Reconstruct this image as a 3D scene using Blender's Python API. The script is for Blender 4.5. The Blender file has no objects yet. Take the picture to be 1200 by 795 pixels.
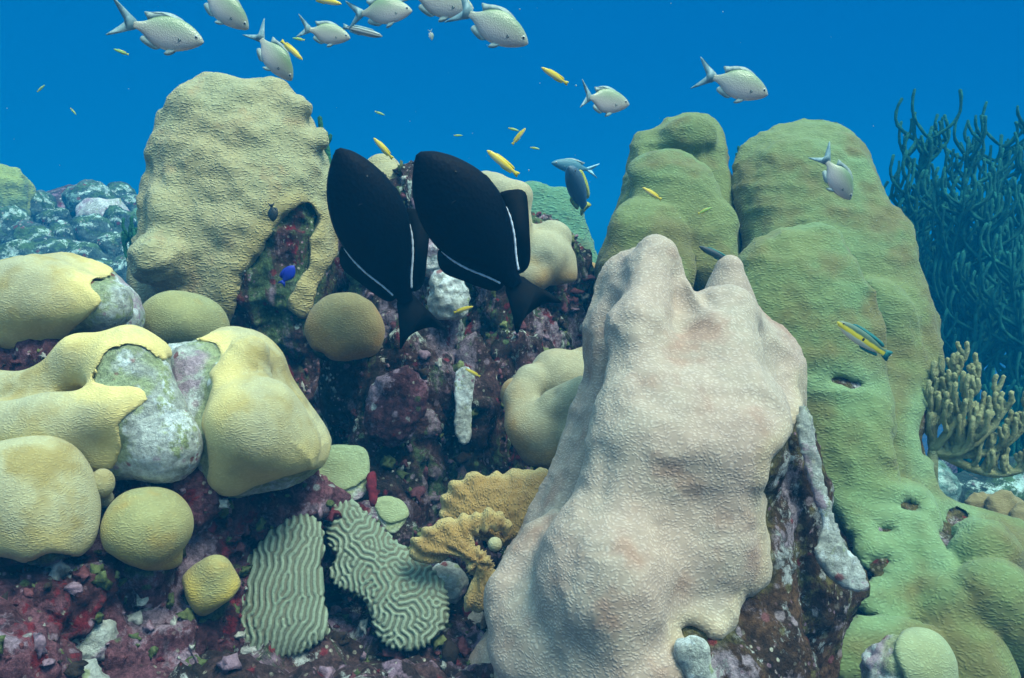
import bpy, math, random
import numpy as np
from mathutils import Matrix, Vector

# ------------------------------------------------------------------ camera, sky, sun, exposure
SC = bpy.context.scene
COL = SC.collection
F = 1000.0                                  # focal length in photo pixels (photo is 1200 x 795)
PITCH = math.radians(6.0)
CAM_Z = 1.0
cam_data = bpy.data.cameras.new('camera')
cam = bpy.data.objects.new('camera', cam_data)
COL.objects.link(cam)
cam_data.sensor_width = 36.0
cam_data.lens = 36.0 * F / 1200.0
cam_data.clip_start = 0.02
cam_data.clip_end = 300.0
cam.location = (0, 0, CAM_Z)
cam.rotation_euler = (math.radians(90) - PITCH, 0, 0)
SC.camera = cam

WATER_LOW, WATER_HIGH, WATER_TINT = (0.0, 0.72, 2.18), (0.0, 0.78, 2.35), (3.1, 4.4, 3.2)
SUN_EL, SUN_AZ = math.radians(62), math.radians(132)      # azimuth from +Y (north) clockwise: behind the camera, to its right
world = bpy.data.worlds.new('World')
SC.world = world
world.use_nodes = True
wn = world.node_tree.nodes
sky = wn.new('ShaderNodeTexSky')
sky.sky_type = 'NISHITA'
sky.sun_disc = False
sky.sun_elevation = SUN_EL
sky.sun_rotation = SUN_AZ
wn['Background'].inputs['Strength'].default_value = 0.10
# daylight comes down through the water overhead (tinted by it); towards the horizon and below there is only the blue of open water
_wl = world.node_tree.links
_tc = wn.new('ShaderNodeTexCoord')
_sx = wn.new('ShaderNodeSeparateXYZ')
_wl.new(_tc.outputs['Generated'], _sx.inputs[0])
_mr = wn.new('ShaderNodeMapRange')
_mr.interpolation_type = 'SMOOTHSTEP'
_mr.inputs[1].default_value, _mr.inputs[2].default_value = 0.30, 0.75
_wl.new(_sx.outputs[2], _mr.inputs[0])
_mg = wn.new('ShaderNodeMapRange')
_mg.inputs[1].default_value, _mg.inputs[2].default_value = -0.35, 0.45
_wl.new(_sx.outputs[2], _mg.inputs[0])
_deep = wn.new('ShaderNodeMix')
_deep.data_type = 'RGBA'
_deep.inputs[6].default_value = WATER_LOW + (1,)
_deep.inputs[7].default_value = WATER_HIGH + (1,)
_wl.new(_mg.outputs[0], _deep.inputs[0])
_tint = wn.new('ShaderNodeMix')
_tint.data_type = 'RGBA'
_tint.blend_type = 'MULTIPLY'
_tint.inputs[0].default_value = 1.0
_tint.inputs[7].default_value = WATER_TINT + (1,)
_wl.new(sky.outputs[0], _tint.inputs[6])
_mx = wn.new('ShaderNodeMix')
_mx.data_type = 'RGBA'
_wl.new(_mr.outputs[0], _mx.inputs[0])
_side = wn.new('ShaderNodeMapRange')            # water colour loses green and a little blue towards the right
_side.inputs[1].default_value, _side.inputs[2].default_value = -0.7, 0.7
_side.inputs[3].default_value, _side.inputs[4].default_value = 0.0, 1.0
_wl.new(_sx.outputs[0], _side.inputs[0])
_sm = wn.new('ShaderNodeMix')
_sm.data_type = 'RGBA'
_sm.blend_type = 'MULTIPLY'
_sm.inputs[7].default_value = (1.0, 0.74, 0.92, 1)
_wl.new(_side.outputs[0], _sm.inputs[0])
_wl.new(_deep.outputs[2], _sm.inputs[6])
_wl.new(_sm.outputs[2], _mx.inputs[6])
_wl.new(_tint.outputs[2], _mx.inputs[7])
_wl.new(_mx.outputs[2], wn['Background'].inputs['Color'])
sun_data = bpy.data.lights.new('sun', 'SUN')
sun_data.energy = 2.2
sun_data.angle = math.radians(22)
sun_data.color = (0.97, 1.0, 0.84)
sun = bpy.data.objects.new('sun', sun_data)
COL.objects.link(sun)
_d = Vector((math.sin(SUN_AZ) * math.cos(SUN_EL), math.cos(SUN_AZ) * math.cos(SUN_EL), math.sin(SUN_EL)))
sun.rotation_euler = _d.to_track_quat('Z', 'Y').to_euler()
sun.location = (1, -2, 4)
SC.view_settings.view_transform = 'Standard'
SC.view_settings.look = 'None'
SC.view_settings.exposure = 1.04
SC.view_settings.gamma = 1.0
SC.cycles.use_denoising = True
SC.cycles.volume_bounces = 0
SC.cycles.max_bounces = 5
SC.cycles.diffuse_bounces = 3

HAZE_DENSITY = 0.085
HAZE_COLOR = (0.002, 0.25, 0.60)

rng = np.random.default_rng(7)
random.seed(7)

# ------------------------------------------------------------------ picture point -> place, and back
SP, CP = math.sin(PITCH), math.cos(PITCH)


def P(px, py, Y):
    """the place at forward distance Y seen at photo pixel (px, py)"""
    a, b = (px - 600.0) / F, -(py - 397.5) / F
    d = np.array([a, CP + b * SP, -SP + b * CP])
    d = d * (Y / d[1])
    return d + np.array([0, 0, CAM_Z])


def proj(x, y, z):
    z = z - CAM_Z
    dep = np.maximum(y * CP - z * SP, 1e-3)
    up = y * SP + z * CP
    return 600.0 + F * x / dep, 397.5 - F * up / dep


# ------------------------------------------------------------------ noise
def _hash(ix, iy, iz, seed):
    h = (ix.astype(np.uint32) * np.uint32(374761393) + iy.astype(np.uint32) * np.uint32(668265263)
         + iz.astype(np.uint32) * np.uint32(2246822519) + np.uint32((seed * 3266489917) % 4294967296))
    h ^= h >> np.uint32(13)
    h *= np.uint32(1274126177)
    h ^= h >> np.uint32(16)
    return (h & np.uint32(0xffffff)).astype(np.float32) / np.float32(0xffffff)


def vnoise(p, seed=0):
    """smooth value noise in -1..1 at points p (n,3)"""
    i = np.floor(p).astype(np.int64)
    f = (p - i).astype(np.float32)
    f = f * f * f * (f * (f * 6 - 15) + 10)
    i = i.astype(np.int32)
    out = 0
    for dx in (0, 1):
        wx = f[:, 0] if dx else 1 - f[:, 0]
        for dy in (0, 1):
            wy = f[:, 1] if dy else 1 - f[:, 1]
            for dz in (0, 1):
                wz = f[:, 2] if dz else 1 - f[:, 2]
                out = out + wx * wy * wz * _hash(i[:, 0] + dx, i[:, 1] + dy, i[:, 2] + dz, seed)
    return out * 2 - 1


def fbm(p, octaves=3, seed=0, gain=0.5):
    a, s, t = 1.0, 0.0, 0.0
    for o in range(octaves):
        s = s + a * vnoise(p * (2.03 ** o) + 17.3 * o, seed + o)
        t += a
        a *= gain
    return s / t


def ridged(p, octaves=3, seed=0):
    a, s, t = 1.0, 0.0, 0.0
    for o in range(octaves):
        s = s + a * (1 - 2 * np.abs(vnoise(p * (2.1 ** o) + 5.1 * o, seed + o)))
        t += a
        a *= 0.5
    return s / t


# ------------------------------------------------------------------ outlines
def smooth_poly(pts, n=4):
    pts = np.array(pts, float)
    m = len(pts)
    out = []
    for i in range(m):
        p0, p1, p2, p3 = pts[(i - 1) % m], pts[i], pts[(i + 1) % m], pts[(i + 2) % m]
        for k in range(n):
            t = k / n
            out.append(0.5 * ((2 * p1) + (-p0 + p2) * t + (2 * p0 - 5 * p1 + 4 * p2 - p3) * t * t
                              + (-p0 + 3 * p1 - 3 * p2 + p3) * t ** 3))
    return np.array(out)


def poly_sd(X, Y, poly):
    """signed distance (negative inside) of grid points to a polygon"""
    d = np.full(X.shape, 1e9)
    ins = np.zeros(X.shape, bool)
    n = len(poly)
    for i in range(n):
        ax, ay = poly[i]
        bx, by = poly[(i + 1) % n]
        ex, ey = bx - ax, by - ay
        t = np.clip(((X - ax) * ex + (Y - ay) * ey) / (ex * ex + ey * ey + 1e-12), 0, 1)
        d = np.minimum(d, (X - ax - t * ex) ** 2 + (Y - ay - t * ey) ** 2)
        c = ((ay > Y) != (by > Y))
        if abs(ey) > 1e-12:
            ins ^= c & (X < (Y - ay) / ey * ex + ax)
    d = np.sqrt(d)
    return np.where(ins, -d, d)


class Grid2:
    def __init__(s, x0, y0, g, a):
        s.x0, s.y0, s.g, s.a = x0, y0, g, a.astype(np.float32)

    def __call__(s, x, y):
        h, w = s.a.shape
        u = np.clip((x - s.x0) / s.g, 0, w - 1.001)
        v = np.clip((y - s.y0) / s.g, 0, h - 1.001)
        i, j = u.astype(np.int32), v.astype(np.int32)
        fu, fv = (u - i).astype(np.float32), (v - j).astype(np.float32)
        a = s.a
        return (a[j, i] * (1 - fu) * (1 - fv) + a[j, i + 1] * fu * (1 - fv)
                + a[j + 1, i] * (1 - fu) * fv + a[j + 1, i + 1] * fu * fv)


class Mask:
    """an outlined area; negative inside, in metres at the point's own distance"""

    def __init__(s, poly, n=4, noise=0.008, freq=22.0, seed=3):
        poly = smooth_poly(poly, n)
        lo, hi = poly.min(0) - 60, poly.max(0) + 60
        g = 2.5
        X, Y = np.meshgrid(np.arange(lo[0], hi[0], g), np.arange(lo[1], hi[1], g))
        s.grid = Grid2(lo[0], lo[1], g, poly_sd(X, Y, poly))
        s.noise, s.freq, s.seed = noise, freq, seed

    def __call__(s, p):
        px, py = proj(p[:, 0], p[:, 1], p[:, 2])
        d = s.grid(px, py) * p[:, 1] / F
        if s.noise:
            d = d + s.noise * fbm(p * s.freq, 3, s.seed, 0.6)
        return d


# ------------------------------------------------------------------ solids as distance fields
class Infl:
    """a full-bodied solid whose outline is given at its own distance (Ytop..Ybot), with rounded front and back"""

    def __init__(s, poly, Ytop, Ybot, k=1.0, n=4):
        poly = smooth_poly(poly, n)
        s.lo, s.hi = poly.min(0), poly.max(0)
        w = s.hi - s.lo
        g = max(w) / 96.0
        x0, y0 = s.lo - 10 * g
        X, Y = np.meshgrid(np.arange(x0, s.hi[0] + 10 * g, g), np.arange(y0, s.hi[1] + 10 * g, g))
        sd = poly_sd(X, Y, poly)
        m = (sd < g)
        u = np.zeros(X.shape)
        r = max(1.0, -sd.min())
        u[m] = np.maximum(0, 2 * r * (-sd[m] + g))
        src = 4 * g * g
        for it in range(1500):
            v = np.zeros_like(u)
            v[1:-1, 1:-1] = 0.25 * (u[:-2, 1:-1] + u[2:, 1:-1] + u[1:-1, :-2] + u[1:-1, 2:] + src)
            u = np.where(m, v, 0)
        t = np.clip(-sd / (2.0 * g), 0, 1)
        T = k * np.sqrt(np.maximum(u * t, 0))
        T = np.where(sd < 0, T, -sd)
        gy, gx = np.gradient(T, g)
        nrm = np.sqrt(1 + np.minimum(gx ** 2 + gy ** 2, 25))
        s.T, s.sd, s.nrm = Grid2(x0, y0, g, T), Grid2(x0, y0, g, sd), Grid2(x0, y0, g, nrm)
        pys = np.linspace(s.lo[1] - 60, s.hi[1] + 60, 40)
        tt = (pys - s.lo[1]) / (s.hi[1] - s.lo[1])
        Ys = Ytop + (Ybot - Ytop) * np.clip(tt, -0.1, 1.1)
        zs = np.array([P(600, a, b)[2] for a, b in zip(pys, Ys)])
        o = np.argsort(zs)
        s.zt, s.Yt = zs[o], Ys[o]
        tm = T.max() * max(Ytop, Ybot) / F
        c = np.array([P(a, b, Yy) for a in (s.lo[0], s.hi[0]) for b, Yy in ((s.lo[1], Ytop), (s.hi[1], Ybot))])
        s.bb = (c.min(0) - [0, tm, 0], c.max(0) + [0, tm, 0])

    def __call__(s, p):
        Y0 = np.interp(p[:, 2], s.zt, s.Yt)
        px, py = proj(p[:, 0], Y0, p[:, 2])
        sc = Y0 / F
        T, sd = s.T(px, py), s.sd(px, py)
        dy = np.abs(p[:, 1] - Y0)
        ins = (dy - T * sc) / s.nrm(px, py)
        out = np.hypot(np.maximum(sd, 0) * sc, dy)
        return np.where(sd < 0, ins, out)


class Blob:
    def __init__(s, c, r):
        s.c, s.r = np.array(c, float), np.array(r, float) * np.ones(3)
        s.bb = (s.c - s.r, s.c + s.r)

    def __call__(s, p):
        q = (p - s.c) / s.r
        k0 = np.sqrt((q * q).sum(1)) + 1e-9
        q2 = q / s.r
        return k0 * (k0 - 1) / (np.sqrt((q2 * q2).sum(1)) + 1e-9)


class Cap:
    def __init__(s, a, b, ra, rb):
        s.a, s.b, s.ra, s.rb = np.array(a, float), np.array(b, float), ra, rb
        s.bb = (np.minimum(s.a - ra, s.b - rb), np.maximum(s.a + ra, s.b + rb))

    def __call__(s, p):
        d = s.b - s.a
        t = np.clip(((p - s.a) @ d) / (d @ d), 0, 1)
        return np.sqrt((((p - s.a) - t[:, None] * d) ** 2).sum(1)) - (s.ra + t * (s.rb - s.ra))


def pb(px, py, Y, r, sx=1.0, sy=1.0, sz=1.0):
    k = r * Y / F
    return Blob(P(px, py, Y), (k * sx, k * sy, k * sz))


def pc(a, b, ra, rb):
    return Cap(P(*a), P(*b), ra * a[2] / F, rb * b[2] / F)


def smin(a, b, k):
    h = np.maximum(k - np.abs(a - b), 0) / k
    return np.minimum(a, b) - h * h * k * 0.25


class Field:
    def __init__(s, prims, k=0.02, cuts=(), kc=0.012):
        s.prims, s.k, s.cuts, s.kc = prims, k, cuts, kc
        s.bb = (np.min([q.bb[0] for q in prims], 0), np.max([q.bb[1] for q in prims], 0))

    def __call__(s, p):
        d = s.prims[0](p)
        for q in s.prims[1:]:
            d = smin(d, q(p), s.k)
        for q in s.cuts:
            d = -smin(-d, q(p), s.kc)
        return d


def surface_nets(fn, lo, hi, vox):
    lo, hi = np.array(lo, float), np.array(hi, float)
    n = np.maximum(4, np.ceil((hi - lo) / vox).astype(int) + 1)
    ax = [lo[i] + vox * np.arange(n[i]) for i in range(3)]
    G = np.stack(np.meshgrid(*ax, indexing='ij'), -1).reshape(-1, 3)
    V = np.empty(len(G), np.float32)
    for i in range(0, len(G), 300000):
        V[i:i + 300000] = fn(G[i:i + 300000])
    V = V.reshape(n)
    V[[0, -1]] = np.abs(V[[0, -1]]) + 1e-4
    V[:, [0, -1]] = np.abs(V[:, [0, -1]]) + 1e-4
    V[:, :, [0, -1]] = np.abs(V[:, :, [0, -1]]) + 1e-4
    S = V < 0
    cs = [(a, b, c) for a in (0, 1) for b in (0, 1) for c in (0, 1)]
    m = n - 1
    cnt = sum(S[a:a + m[0], b:b + m[1], c:c + m[2]].astype(np.int8) for a, b, c in cs)
    act = np.argwhere((cnt > 0) & (cnt < 8))
    if not len(act):
        return np.zeros((0, 3)), np.zeros((0, 4), int)
    idx = -np.ones(m, np.int64)
    idx[tuple(act.T)] = np.arange(len(act))
    val = {c: V[act[:, 0] + c[0], act[:, 1] + c[1], act[:, 2] + c[2]] for c in cs}
    acc, num = np.zeros((len(act), 3)), np.zeros(len(act))
    for a in cs:
        for d in range(3):
            if a[d]:
                continue
            b = list(a)
            b[d] = 1
            va, vb = val[a], val[tuple(b)]
            x = (va < 0) != (vb < 0)
            t = np.where(x, va / np.where(x, va - vb, 1), 0)
            q = np.tile(np.array(a, float), (len(act), 1))
            q[:, d] = t
            acc[x] += q[x]
            num[x] += 1
    verts = lo + vox * (act + acc / num[:, None])
    quads = []
    for d in range(3):
        e, f = (d + 1) % 3, (d + 2) % 3
        A = [slice(None)] * 3
        B = [slice(None)] * 3
        A[d], B[d] = slice(0, -1), slice(1, None)
        s0, s1 = S[tuple(A)], S[tuple(B)]
        for flip, hit in ((False, s0 & ~s1), (True, ~s0 & s1)):
            c = np.argwhere(hit)
            ok = (c[:, e] > 0) & (c[:, f] > 0) & (c[:, e] < m[e]) & (c[:, f] < m[f])
            c = c[ok]

            def at(de, df):
                k = c.copy()
                k[:, e] -= de
                k[:, f] -= df
                return idx[tuple(k.T)]
            q = np.stack([at(1, 1), at(0, 1), at(0, 0), at(1, 0)], 1)
            quads.append(q[:, ::-1] if flip else q)
    return verts, np.concatenate(quads)


def vert_normals(v, q):
    n = np.zeros_like(v)
    fn = np.cross(v[q[:, 2]] - v[q[:, 0]], v[q[:, 3]] - v[q[:, 1]])
    for i in range(4):
        for d in range(3):
            n[:, d] += np.bincount(q[:, i], fn[:, d], len(v))
    return n / (np.linalg.norm(n, axis=1, keepdims=True) + 1e-12)


def relax(v, q, it=2, lam=0.5):
    for _ in range(it):
        s, c = np.zeros_like(v), np.zeros(len(v))
        for i in range(4):
            a, b = q[:, i], q[:, (i + 1) % 4]
            for d in range(3):
                s[:, d] += np.bincount(a, v[b, d], len(v)) + np.bincount(b, v[a, d], len(v))
            c += np.bincount(a, None, len(v)) + np.bincount(b, None, len(v))
        v = v + lam * (s / np.maximum(c, 1)[:, None] - v)
    return v


# ------------------------------------------------------------------ objects
def thing(name, label, cat, loc=(0, 0, 0), group=None):
    o = bpy.data.objects.new(name, None)
    COL.objects.link(o)
    o.location = tuple(float(a) for a in loc)
    o.empty_display_size = 0.05
    o['label'], o['category'] = label, cat
    if group:
        o['group'] = group
    return o


def tag(o, label, cat, group=None):
    o['label'], o['category'] = label, cat
    if group:
        o['group'] = group
    return o


def mesh_obj(name, v, f, mat, parent=None, loc=None, smooth=True, attrs=None):
    """one mesh object; v in world places when parent or loc is given they are made local to it"""
    v = np.asarray(v, float)
    off = np.array(parent.location if parent is not None and loc is None else (loc if loc is not None else (0, 0, 0)), float)
    me = bpy.data.meshes.new(name)
    fl = f.tolist() if isinstance(f, np.ndarray) else f
    me.from_pydata((v - off).tolist(), [], fl)
    if smooth:
        me.polygons.foreach_set('use_smooth', np.ones(len(me.polygons), bool))
    for k, a in (attrs or {}).items():
        at = me.attributes.new(k, 'FLOAT', 'POINT')
        at.data.foreach_set('value', np.asarray(a, np.float32))
    if mat:
        me.materials.append(mat)
    me.update()
    o = bpy.data.objects.new(name, me)
    COL.objects.link(o)
    if parent is not None:
        o.parent = parent
    elif loc is not None:
        o.location = tuple(off)
    return o


def build(fn, bb, vox, pad=0.02):
    return surface_nets(fn, bb[0] - pad, bb[1] + pad, vox)


def colony(name, label, cat, field, vox, tissue, live=None, rock=None, lumps=(), rough=(), lip=0.004, group=None,
           live_name='living_tissue', rock_name='dead_base', rim=0.03, zmin=None, rvox=None, extra=None):
    """a coral colony: living tissue over a dead base; lumps displace both, rough only the base"""
    bb = [field.bb[0].copy(), field.bb[1].copy()]
    if zmin is not None:
        bb[0][2] = max(bb[0][2], zmin)
    base = ((bb[0][0] + bb[1][0]) / 2, (bb[0][1] + bb[1][1]) / 2, bb[0][2])
    t = thing(name, label, cat, base, group)

    def lump(v, q):
        n = vert_normals(v, q)
        d = 0
        for amp, fr, kind in lumps:
            if kind == 'n':
                d = d + amp * fbm(v * fr, 2, 11)
            elif kind == 'r':
                d = d + amp * ridged(v * fr, 2, 12)
            elif kind == 'v':      # vertical folds
                d = d + amp * fbm(v * np.array([fr, fr, fr * 0.3]), 2, 13)
            elif kind == 'h':      # low horizontal folds
                d = d + amp * fbm(v * np.array([fr * 0.45, fr * 0.45, fr]), 2, 14)
        return v + n * np.reshape(d, (-1, 1)) if lumps else v

    if live is None:
        v, q = build(field, bb, vox)
        v = relax(v, q, 1)
        v = lump(v, q)
        mesh_obj(live_name, v, q, tissue, t, attrs={'rim': np.zeros(len(v))})
        return t
    lf = lambda p: -smin(lip - field(p), -live(p), 0.004)
    v, q = build(lf, bb, vox)
    v = relax(v, q, 1)
    r = np.exp(-np.abs(live(v)) / rim)
    v = lump(v, q)
    mesh_obj(live_name, v, q, tissue, t, attrs={'rim': r})
    v, q = build(field, bb, rvox or vox)
    v = lump(v, q)
    n = vert_normals(v, q)
    d = 0
    for amp, fr in rough:
        d = d - amp * np.abs(fbm(v * fr, 3, 31)) - amp * 0.3 * np.maximum(0, ridged(v * fr * 1.7, 2, 37))
    if rough:
        # keep the rock under the living skin well below it
        v = v + n * np.reshape(d, (-1, 1))
    mesh_obj(rock_name, v, q, rock, t, attrs={'rim': np.exp(-np.abs(live(v)) / 0.014)})
    return t


def rock(name, label, field, vox, mat, rough, cat='rock', group=None, zmin=None, flute=0.0):
    bb = [field.bb[0].copy(), field.bb[1].copy()]
    if zmin is not None:
        bb[0][2] = max(bb[0][2], zmin)
    base = ((bb[0][0] + bb[1][0]) / 2, (bb[0][1] + bb[1][1]) / 2, bb[0][2])
    v, q = build(field, bb, vox, 0.03)
    n = vert_normals(v, q)
    d = 0
    for amp, fr in rough:
        d = d + amp * fbm(v * fr, 3, 41) + amp * 0.6 * ridged(v * fr * 1.6, 2, 47)
    if flute:
        d = d + flute * ridged(v * np.array([21, 21, 1.6]), 3, 49) + 0.5 * flute * fbm(v * np.array([60, 60, 14.0]), 2, 50)
    v = v + n * np.reshape(d, (-1, 1))
    o = mesh_obj(name, v, q, mat, None, loc=base)
    tag(o, label, cat, group)
    return o, v, n


def copy_tree(o, parent=None):
    c = o.copy()
    COL.objects.link(c)
    if parent is not None:
        c.parent = parent
    for ch in list(o.children):
        copy_tree(ch, c)
    return c


# ------------------------------------------------------------------ materials
def newmat(name):
    m = bpy.data.materials.new(name)
    m.use_nodes = True
    nt = m.node_tree
    b = nt.nodes['Principled BSDF']
    b.inputs['Specular IOR Level'].default_value = 0.12
    return m, nt, b


def N(nt, kind, **kw):
    n = nt.nodes.new(kind)
    for k, v in kw.items():
        if k in n.inputs.keys():
            n.inputs[k].default_value = v
        else:
            setattr(n, k, v)
    return n


def lk(nt, a, b):
    nt.links.new(a, b)


def c4(c):
    return (c[0], c[1], c[2], 1.0)


def mix(nt, fac, a, b, mode='MIX'):
    n = nt.nodes.new('ShaderNodeMix')
    n.data_type = 'RGBA'
    n.blend_type = mode
    for s, v in (('Factor', fac),):
        if isinstance(v, (int, float)):
            n.inputs[0].default_value = v
        else:
            lk(nt, v, n.inputs[0])
    for i, v in ((6, a), (7, b)):
        if isinstance(v, tuple):
            n.inputs[i].default_value = c4(v)
        else:
            lk(nt, v, n.inputs[i])
    return n.outputs[2]


def mrange(nt, v, a, b, c=0.0, d=1.0):
    n = nt.nodes.new('ShaderNodeMapRange')
    lk(nt, v, n.inputs[0])
    n.interpolation_type = 'SMOOTHSTEP'
    for i, x in enumerate((a, b, c, d)):
        n.inputs[i + 1].default_value = x
    return n.outputs[0]


def math_n(nt, op, a, b=None):
    n = nt.nodes.new('ShaderNodeMath')
    n.operation = op
    for i, v in enumerate((a, b)):
        if v is None:
            continue
        if isinstance(v, (int, float)):
            n.inputs[i].default_value = v
        else:
            lk(nt, v, n.inputs[i])
    return n.outputs[0]


def noise(nt, vec, scale, detail=4.0, rough=0.6, dist=0.0):
    n = N(nt, 'ShaderNodeTexNoise', Scale=scale, Detail=detail, Roughness=rough, Distortion=dist)
    lk(nt, vec, n.inputs['Vector'])
    return n.outputs['Fac'], n.outputs['Color']


def offset(nt, vec, o, s=(1, 1, 1)):
    n = nt.nodes.new('ShaderNodeMapping')
    n.inputs['Location'].default_value = o
    n.inputs['Scale'].default_value = s
    lk(nt, vec, n.inputs['Vector'])
    return n.outputs[0]


def coral_mat(name, main, alt, deep, rim=None, polyp=230.0, bump=0.0022, stretch=(0.55, 0.55, 1.15), alt_scale=7.0, pit=0.86, rim_amt=0.9, deep_at=0.54):
    m, nt, b = newmat(name)
    tc = nt.nodes.new('ShaderNodeTexCoord').outputs['Object']
    f1, _ = noise(nt, tc, alt_scale, 3, 0.55)
    f2, _ = noise(nt, offset(nt, tc, (3.1, 7.7, 1.3)), alt_scale * 2.3, 3, 0.6)
    f3, _ = noise(nt, offset(nt, tc, (9.1, 2.7, 5.3)), 60, 3, 0.6)
    col = mix(nt, mrange(nt, f1, 0.38, 0.66), main, alt)
    col = mix(nt, mrange(nt, f2, deep_at, deep_at + 0.20), col, deep)
    if rim:
        at = N(nt, 'ShaderNodeAttribute', attribute_name='rim').outputs['Fac']
        wob = math_n(nt, 'MULTIPLY', at, mrange(nt, f2, 0.25, 0.6, 0.55, 1.25))
        col = mix(nt, math_n(nt, 'MULTIPLY', mrange(nt, wob, 0.12, 0.8), rim_amt), col, rim)
    # polyps: fine wavy rows of little cups
    _, wc = noise(nt, tc, 28, 3, 0.6)
    ad = nt.nodes.new('ShaderNodeVectorMath')
    ad.operation = 'MULTIPLY_ADD'
    lk(nt, wc, ad.inputs[0])
    ad.inputs[1].default_value = (0.016, 0.016, 0.016)
    lk(nt, offset(nt, tc, (0, 0, 0), stretch), ad.inputs[2])
    vo = N(nt, 'ShaderNodeTexVoronoi', Scale=polyp)
    vo.feature = 'SMOOTH_F1'
    vo.inputs['Smoothness'].default_value = 0.5
    lk(nt, ad.outputs[0], vo.inputs['Vector'])
    cup = mrange(nt, vo.outputs['Distance'], 0.60, 0.12)
    col = mix(nt, cup, mix(nt, 1.0, col, (pit, pit * 0.96, pit * 0.91), 'MULTIPLY'), col)
    col = mix(nt, mrange(nt, f3, 0.3, 0.8), col, mix(nt, 1.0, col, (0.84, 0.84, 0.86), 'MULTIPLY'))
    lk(nt, col, b.inputs['Base Color'])
    b.inputs['Roughness'].default_value = 0.8
    b.inputs['Sheen Weight'].default_value = 0.10
    b.inputs['Sheen Roughness'].default_value = 0.6
    h = math_n(nt, 'ADD', cup, math_n(nt, 'MULTIPLY', f3, 0.7))
    bn = N(nt, 'ShaderNodeBump', Strength=1.0, Distance=bump)
    lk(nt, h, bn.inputs['Height'])
    lk(nt, bn.outputs[0], b.inputs['Normal'])
    return m


def rock_mat(name, dark, mid, lilac=0.55, crust=0.62, turf=0.6, red=0.6, speck=0.5, lilac_c=(0.30, 0.20, 0.27), crust_c=(0.50, 0.52, 0.50),
             turf_c=(0.10, 0.15, 0.06), red_c=(0.22, 0.025, 0.035), scale=1.0, bump=0.008, grit=0.42, zs=1.0):
    """old reef rock under coralline crusts, turf algae and sponge; thresholds nearer 0.4 give more of a colour"""
    m, nt, b = newmat(name)
    tc = nt.nodes.new('ShaderNodeTexCoord').outputs['Object']
    g = lambda o, s, d=6, r=0.65, di=0.0: noise(nt, offset(nt, tc, o, (1, 1, zs if s < 25 else 1.0)), s * scale, d, r, di)[0]
    n1 = g((0, 0, 0), 14)
    col = mix(nt, mrange(nt, n1, 0.36, 0.64), dark, mid)
    col = mix(nt, mrange(nt, g((3, 1, 2), 11, 7, 0.7, 0.4), turf, turf + 0.07), col, turf_c)
    col = mix(nt, mrange(nt, g((7, 4, 1), 9, 8, 0.72, 0.3), lilac, lilac + 0.06), col, lilac_c)
    col = mix(nt, mrange(nt, g((1, 8, 5), 13, 7, 0.7, 0.5), red, red + 0.05), col, red_c)
    col = mix(nt, mrange(nt, g((5, 5, 9), 20, 8, 0.75, 0.2), crust, crust + 0.05), col, crust_c)
    at = N(nt, 'ShaderNodeAttribute', attribute_name='rim').outputs['Fac']
    tf = math_n(nt, 'MULTIPLY', at, mrange(nt, g((8, 3, 3), 18, 6, 0.7), 0.35, 0.6, 0.2, 1.3))
    col = mix(nt, mrange(nt, tf, 0.25, 0.75, 0.0, 0.85), col, turf_c)
    vo = N(nt, 'ShaderNodeTexVoronoi', Scale=150.0 * scale)
    lk(nt, tc, vo.inputs['Vector'])
    sep = nt.nodes.new('ShaderNodeSeparateColor')
    lk(nt, vo.outputs['Color'], sep.inputs[0])
    sp = math_n(nt, 'MULTIPLY', mrange(nt, sep.outputs[0], 1 - speck * 0.5, 1 - speck * 0.5 + 0.02), mrange(nt, vo.outputs['Distance'], 0.42, 0.25))
    sp = math_n(nt, 'MULTIPLY', sp, mrange(nt, g((2, 2, 7), 16), 0.45, 0.6))
    spc = mix(nt, mrange(nt, sep.outputs[1], 0.3, 0.7), (0.55, 0.53, 0.42), (0.40, 0.24, 0.30))
    col = mix(nt, sp, col, spc)
    med = g((1, 6, 2), 38, 8, 0.78, 0.6)
    col = mix(nt, mrange(nt, med, 0.34, 0.62), mix(nt, 1.0, col, (grit, grit, grit), 'MULTIPLY'), col)
    v2 = N(nt, 'ShaderNodeTexVoronoi', Scale=62.0 * scale)
    lk(nt, offset(nt, tc, (3, 3, 8)), v2.inputs['Vector'])
    s2 = nt.nodes.new('ShaderNodeSeparateColor')
    lk(nt, v2.outputs['Color'], s2.inputs[0])
    bit = math_n(nt, 'MULTIPLY', mrange(nt, s2.outputs[0], 0.72, 0.78), mrange(nt, math_n(nt, 'ADD', v2.outputs['Distance'], math_n(nt, 'MULTIPLY', med, 0.8)), 0.78, 0.62))
    bitc = mix(nt, mrange(nt, s2.outputs[1], 0.45, 0.55), mix(nt, mrange(nt, s2.outputs[2], 0.45, 0.55), lilac_c, turf_c), mix(nt, mrange(nt, s2.outputs[2], 0.6, 0.65), red_c, crust_c))
    col = mix(nt, math_n(nt, 'MULTIPLY', bit, 0.8), col, bitc)
    fine = g((6, 1, 1), 130, 5, 0.8)
    col = mix(nt, mrange(nt, fine, 0.33, 0.67), mix(nt, 1.0, col, (grit, grit, grit * 1.03), 'MULTIPLY'), mix(nt, 1.0, col, (1.35, 1.35, 1.35), 'MULTIPLY'))
    lk(nt, col, b.inputs['Base Color'])
    b.inputs['Roughness'].default_value = 0.85
    h = math_n(nt, 'ADD', math_n(nt, 'MULTIPLY', g((4, 4, 4), 45, 8, 0.75), 1.6), math_n(nt, 'MULTIPLY', fine, 0.7))
    bn = N(nt, 'ShaderNodeBump', Strength=1.0, Distance=bump)
    lk(nt, h, bn.inputs['Height'])
    lk(nt, bn.outputs[0], b.inputs['Normal'])
    return m


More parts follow.
